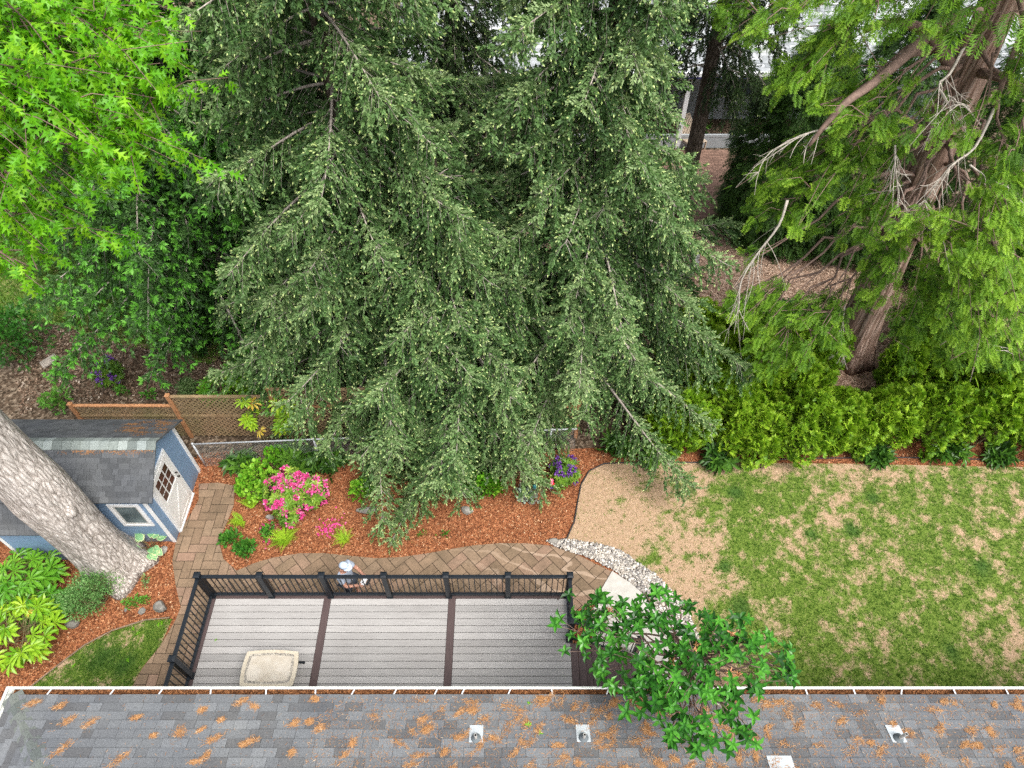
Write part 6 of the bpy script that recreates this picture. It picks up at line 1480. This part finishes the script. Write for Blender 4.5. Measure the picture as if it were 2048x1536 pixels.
mb = MB(); mb.box((-3.6, FE + 2.2, 0), (17.6, FE + 9, FZ)); mb.build('wall', G['farwall'], nb)
for x in (1.2, 6.28, 11.6):
    mb = MB(); mb.box((x - .08, FE + .1, .0), (x + .08, FE + .26, FZ - .02)); mb.build('porch_post', G['fartrim'], nb, .01)
mb = MB(); mb.box((1.2, FE + .12, .45), (11.6, FE + .2, .55)); mb.box((1.2, FE + .13, .0), (11.6, FE + .19, .448)); mb.build('porch_rail', G['farwall'], nb)
for x in (2.5, 8.2, 12.5):
    mb = MB(); mb.box((x, FE + 2.17, .9), (x + 1.4, FE + 2.2 - .002, 2.2)); w_ = mb.build('window', G['fartrim'], nb); mb = MB(); mb.box((x + .08, FE + 2.15, .98), (x + 1.32, FE + 2.168, 2.12)); mb.build('pane', G['glass'], w_)
# brick terrace
tp_ = [(4.6, 19.6), (8.2, 19.6), (8.2, 24.0), (3.0, 24.0), (3.0, 20.6)]
G['farpaver'] = plain('red brown paver', (.26, .16, .12), .9, .25, 9, .3)
mb = MB(); sheet(mb, tp_, -.004, 1); random.seed(9)
for i in range(60):
    for j in range(60):
        x0, y0 = 2.8 + i * .21 * 1.0 + (j % 2) * .1, 19.5 + j * .105
        w = clip(tp_, [(x0, y0), (x0 + .2, y0), (x0 + .2, y0 + .095), (x0, y0 + .095)])
        if len(w) > 2 and abs(area2(w)) > .002: mb.add([(x, y, .004) for x, y in w], [tuple(range(len(w)))], 0, random.random())
tag(mb.build('brick_terrace', [G['farpaver'], G['joint']]), kind='structure')
# slatted lounge chair and planter
G['teak'] = plain('pale teak', (.52, .42, .32), .7, .2, 8)
lc = at(1385, 275, .4); ch = thing('lounge_chair', 'slatted pale wooden lounge chair on the far brick terrace', 'chair', (lc[0], lc[1], 0)); ca = R_(28); U = np.array([math.cos(ca), math.sin(ca), 0]); Vv = np.array([-math.sin(ca), math.cos(ca), 0]); Zz = np.array([0, 0, 1.0]); B = np.array([lc[0], lc[1], 0])
mb = MB(); bd = nrm(Vv * .75 + Zz * .75)
for k in range(9): mb.obox(B + U * (-.28 + .07 * k) + Vv * .25 + Zz * .36 + bd * .36, U * .022, bd * .36, nrm(np.cross(U, bd)) * .01)
for s in (-.33, .33): mb.obox(B + U * s + Vv * .25 + Zz * .36 + bd * .37, U * .025, bd * .40, nrm(np.cross(U, bd)) * .018)
mb.obox(B + Vv * .25 + Zz * .36 + bd * .755, U * .30, bd * .025, nrm(np.cross(U, bd)) * .0185); mb.build('backrest', G['teak'], ch)
mb = MB()
for k in range(8): mb.obox(B + Vv * (.2 - .085 * k) + Zz * .37, U * .33, Vv * .032, Zz * .01)
for s in (-.345, .345): mb.obox(B + U * s - Vv * .08 + Zz * .345, U * .02, Vv * .36, Zz * .03)
mb.build('seat', G['teak'], ch)
for s in (-.34, .34):
    for q in (.22, -.40): mb = MB(); mb.obox(B + U * s + Vv * q + Zz * .157, U * .0195, Vv * .03, Zz * .157); mb.build('leg', G['teak'], ch)
pc = at(1400, 272, .3); pot = thing('planter', 'blue pot with dark green plant beside the lounge chair', 'planter', (pc[0] + .2, pc[1] + .3, 0)); G['bluepot'] = plain('blue glazed pot', (.07, .16, .26), .3, .15, 6, .02, .5)
b = np.array([pc[0] + .2, pc[1] + .3, 0]); mb = MB(); mb.tube([b, b + (0, 0, .25), b + (0, 0, .44), b + (0, 0, .47), b + (0, 0, .40)], [.17, .24, .27, .25, .22], 20); mb.build('pot', G['bluepot'], pot)
mb = MB(); n = 60; rgp = np.random.default_rng(5); multi(mb, [LEAFN], nrm(rgp.normal(size=(n, 3)) + (0, 0, 1)), .3 * rgp.uniform(.6, 1.1, n), rgp, np.tile(b + (0, 0, .45), (n, 1)) + rgp.normal(size=(n, 3)) * .1, rgp.random(n) * .8); mb.build('plant', G['darkleaf'], pot)

# ================================================================== PERSON on the path behind the railing
def skin_mesh(name, verts, edges, radii, mats, parent, sub=2):
    me = bpy.data.meshes.new(name + '_base'); me.from_pydata([tuple(v) for v in verts], edges, []); o = bpy.data.objects.new(name + '_base', me); col.objects.link(o)
    sk = o.modifiers.new('skin', 'SKIN'); sk.use_smooth_shade = True
    for i, r in enumerate(radii):
        sv_ = me.skin_vertices[0].data[i]; sv_.radius = (r, r) if not isinstance(r, tuple) else r; sv_.use_root = (i == 0)
    if sub: ss = o.modifiers.new('sub', 'SUBSURF'); ss.levels = sub; ss.render_levels = sub
    dg = bpy.context.evaluated_depsgraph_get(); nm = bpy.data.meshes.new_from_object(o.evaluated_get(dg)); nm.name = name
    bpy.data.objects.remove(o); nm.materials.clear(); nm.materials.append(mats); 
    org = origin_of(parent); nm.transform(Matrix.Translation(Vector(-org))); q = bpy.data.objects.new(name, nm); col.objects.link(q); q.parent = parent
    for p_ in nm.polygons: p_.use_smooth = True
    return q
G['skin'] = plain('skin', (.58, .30, .21), .5, .08, 14, .03, .35); G['shirt'] = plain('pale blue grey cotton', (.44, .50, .60), .85, .14, 22, .35, .1, 0, .006); G['capcloth'] = plain('pale grey cap', (.46, .54, .66), .85, .1, 18, .2, .1); G['shorts'] = plain('dark shorts', (.06, .07, .09), .85, .15, 14, .2, .1); G['shoe'] = plain('dark shoe', (.05, .05, .05), .6, .2, 10); G['ctrl'] = plain('white plastic', (.72, .73, .74), .35, .04, 6, .02, .4); G['ctrlblack'] = plain('black plastic', (.02, .02, .022), .35, .1, 6, .02, .4); G['eye'] = plain('dark eye', (.03, .02, .02), .2, .1, 6); G['hair'] = plain('brown hair', (.10, .065, .04), .7, .2, 30)
pp = at(686, 1140, 1.66); PX, PY = pp[0] - .06, 6.37; per = thing('person', 'person in pale cap and blue grey shirt holding a white controller on the path', 'person', (PX, PY, .018))
fw = np.array([.94, -.34, 0]); fw = fw / np.linalg.norm(fw); rt = np.array([fw[1], -fw[0], 0]); up_ = np.array([0, 0, 1.0]); O = np.array([PX, PY, .02])
def pt(f, r, z): return O + (fw * f + rt * r + up_ * z) * .94
V, E, Rr = [], [], []
def vtx(p, r, par=None):
    V.append(p); Rr.append(r); 
    if par is not None: E.append((par, len(V) - 1))
    return len(V) - 1
pel = vtx(pt(0, 0, .93), (.15, .115)); bel = vtx(pt(.01, 0, 1.08), (.145, .105), pel); chest = vtx(pt(.0, 0, 1.28), (.165, .115), bel); sh = vtx(pt(-.01, 0, 1.42), (.12, .09), chest); nk = vtx(pt(.02, 0, 1.51), .058, sh); hd = vtx(pt(.055, 0, 1.60), (.075, .085), nk); hd2 = vtx(pt(.055, 0, 1.68), (.078, .092), hd); hd3 = vtx(pt(.045, 0, 1.745), (.055, .065), hd2); ns = vtx(pt(.155, 0, 1.615), .013, hd)
hands = {}
for s in (-1, 1):
    hip = vtx(pt(0, s * .10, .86), .092, pel); kn = vtx(pt(.02, s * .11, .49), .058, hip); an = vtx(pt(0, s * .115, .10), .040, kn); ft = vtx(pt(.13, s * .125, .04), .036, an)
    sho = vtx(pt(-.0, s * .185, 1.41), .062, sh); el = vtx(pt(.14, s * .24, 1.16), .044, sho); wr = vtx(pt(.36, s * .135, 1.19), .029, el); pm = vtx(pt(.425, s * .125, 1.20), .036, wr); hands[s] = pm
    ear = vtx(pt(.045, s * .088, 1.63), .016, hd2)
    for k in range(4):
        a = vtx(pt(.465, s * (.135 - .004 * k), 1.222 - .020 * k), .0095, pm); b2 = vtx(pt(.492 - .004 * abs(k - 1), s * (.118 - .002 * k), 1.224 - .020 * k), .0088, a); vtx(pt(.488 - .004 * abs(k - 1), s * .090, 1.222 - .020 * k), .008, b2)
    th = vtx(pt(.42, s * .098, 1.238), .011, pm); vtx(pt(.447, s * .082, 1.244), .0095, th)
skin_mesh('body', V, E, Rr, G['skin'], per, 2)
V, E, Rr = [], [], []
a0 = vtx(pt(0, 0, .88), (.172, .135)); a1 = vtx(pt(.01, 0, 1.08), (.165, .128), a0); a2 = vtx(pt(0, 0, 1.28), (.185, .135), a1); a3 = vtx(pt(-.01, 0, 1.425), (.135, .10), a2); vtx(pt(.01, 0, 1.475), .072, a3)
for s in (-1, 1): b0 = vtx(pt(0, s * .19, 1.412), .080, a3); vtx(pt(.09, s * .225, 1.25), .068, b0)
skin_mesh('shirt', V, E, Rr, G['shirt'], per, 2)
V, E, Rr = [], [], []; a0 = vtx(pt(0, 0, .93), (.165, .128))
for s in (-1, 1): b0 = vtx(pt(0, s * .10, .84), .108, a0); vtx(pt(.02, s * .112, .48), .085, b0)
skin_mesh('shorts', V, E, Rr, G['shorts'], per, 2)
for s in (-1, 1):
    V, E, Rr = [], [], []; a0 = vtx(pt(-.05, s * .115, .05), .045); vtx(pt(.15, s * .13, .038), .042, vtx(pt(.05, s * .12, .05), .046, a0)); skin_mesh('shoe', V, E, Rr, G['shoe'], per, 2)
    mb = MB(); mb.add(ICO1[0] * .011 + pt(.142, s * .033, 1.645), ICO1[1], 0, .5, True); mb.build('eye', G['eye'], per)
mb = MB(); hc = pt(.05, 0, 1.668); k = ICO[0].copy(); Mx = np.stack([fw, rt, up_]); q = (k * np.array([.115, .098, .118])); q[:, 2] = np.maximum(q[:, 2], .012); mb.add(q * .94 @ Mx + hc, ICO[1], 0, .5, True)
n = 12; a = np.linspace(-1.15, 1.15, n); inn = [hc + fw * .100 * math.cos(x) + rt * .094 * math.sin(x) + up_ * .018 for x in a]; ou = [hc + fw * (.10 * math.cos(x) + .085 * math.cos(x * .8) ** .7) + rt * .096 * math.sin(x) + up_ * (.006) for x in a]
mb.add(inn + ou + [p_ - up_ * .006 for p_ in inn + ou], [(i, i + 1, n + i + 1, n + i)[::-1] for i in range(n - 1)] + [(2 * n + i, 2 * n + i + 1, 3 * n + i + 1, 3 * n + i) for i in range(n - 1)] + [(n + i, n + i + 1, 3 * n + i + 1, 3 * n + i)[::-1] for i in range(n - 1)], 0, .6); mb.build('cap', G['capcloth'], per)
mb = MB(); q = ICO[0] * np.array([.104, .090, .10]); q[:, 0] = np.minimum(q[:, 0], .02); q[:, 2] = np.minimum(q[:, 2], .03); mb.add(q @ Mx + hc + up_ * -.01, ICO[1], 0, .5, True); mb.build('hair', G['hair'], per)
# controller with a phone clipped on top
ctl = thing('drone_controller', 'white handheld controller with dark phone held by the person', 'controller', tuple(pt(.46, 0, 1.16)))
mb = MB(); mb.obox(pt(.455, 0, 1.20), fw * .05, rt * .092, up_ * .022); mb.build('controller_body', G['ctrl'], ctl, .012)
for s in (-1, 1): mb = MB(); c = pt(.455, s * .055, 1.222); mb.tube([c, c + up_ * .012, c + up_ * .016], [.008, .006, .012], 10); mb.build('thumb_stick', G['ctrlblack'], ctl)
for s in (-1, 1): mb = MB(); mb.obox(pt(.535, s * .05, 1.222), fw * .04, rt * .006, up_ * .008); mb.build('antenna_arm', G['ctrl'], ctl)
mb = MB(); mb.obox(pt(.57, 0, 1.235), fw * .028, rt * .075, up_ * .005 + fw * .004); mb.build('phone', G['ctrlblack'], ctl, .002)

# ================================================================== LITTLE FALLEN LEAVES
rl = np.random.default_rng(77)
def fallen(px, py, z, lab, m='oak', size=.12, group='green oak leaves fallen on the ground', pos=None):
    p = at(px, py, z) if pos is None else pos; mb = MB(); a = rl.uniform(0, 6.28); mb.inst(OAK[0], frames(np.array([[math.cos(a), math.sin(a), .1]]), size, rl, np.array([0, 0, 1.0])), np.array([p]) + (0, 0, .025), np.array([.6])); tag(mb.build('fallen_leaf', G[m]), lab, 'leaf', group)
for px, py in ((318,1245),(325,1252),(270,1262),(271,1272),(152,1326),(258,1326)): fallen(px, py, .03, 'green oak leaf lying on the small side lawn')
fallen(430, 1284, DZ, 'green oak leaf lying on the left part of the deck', size=.07, group=None)
for px, py in ((1048,1450),(1055,1402),(1078,1460)): fallen(px, py, 0, 'pale green oak leaf lying on the house roof between the vents', group='oak leaves on the house roof', pos=on_roof(px, py))
mb = MB(); c = at(1116, 1199, DZ); mb.add(ICO1[0] * np.array([.02, .016, .01]) + c + (0, 0, .01), ICO1[1], 0, .4); tag(mb.build('pine_cone', G['sprucebark']), 'small dark cone lying near the deck corner post', 'cone')
# dropped pink petals under the rhododendron
mb = MB(); n = 130; P = np.concatenate([at(668, 1050)[:2] + rl.normal(size=(45, 2)) * (.16, .12), at(655, 1062)[:2] + rl.normal(size=(35, 2)) * .1, at(545, 1062)[:2] + rl.normal(size=(50, 2)) * (.12, .16)]); a = rl.uniform(0, 6.28, n)
multi(mb, [LEAFR], np.stack([np.cos(a), np.sin(a), np.zeros(n)], 1), .05 * rl.uniform(.7, 1.2, n), rl, np.concatenate([P, np.full((n, 1), .03)], 1), rl.random(n) * .7, 0, np.array([0, 0, 1.0])); tag(mb.build('fallen_petals', G['pink']), 'pink petals dropped on the mulch below the rhododendron', 'petals', kind='stuff')
print('verts', sum(len(o.data.vertices) for o in col.objects if o.type == 'MESH'))
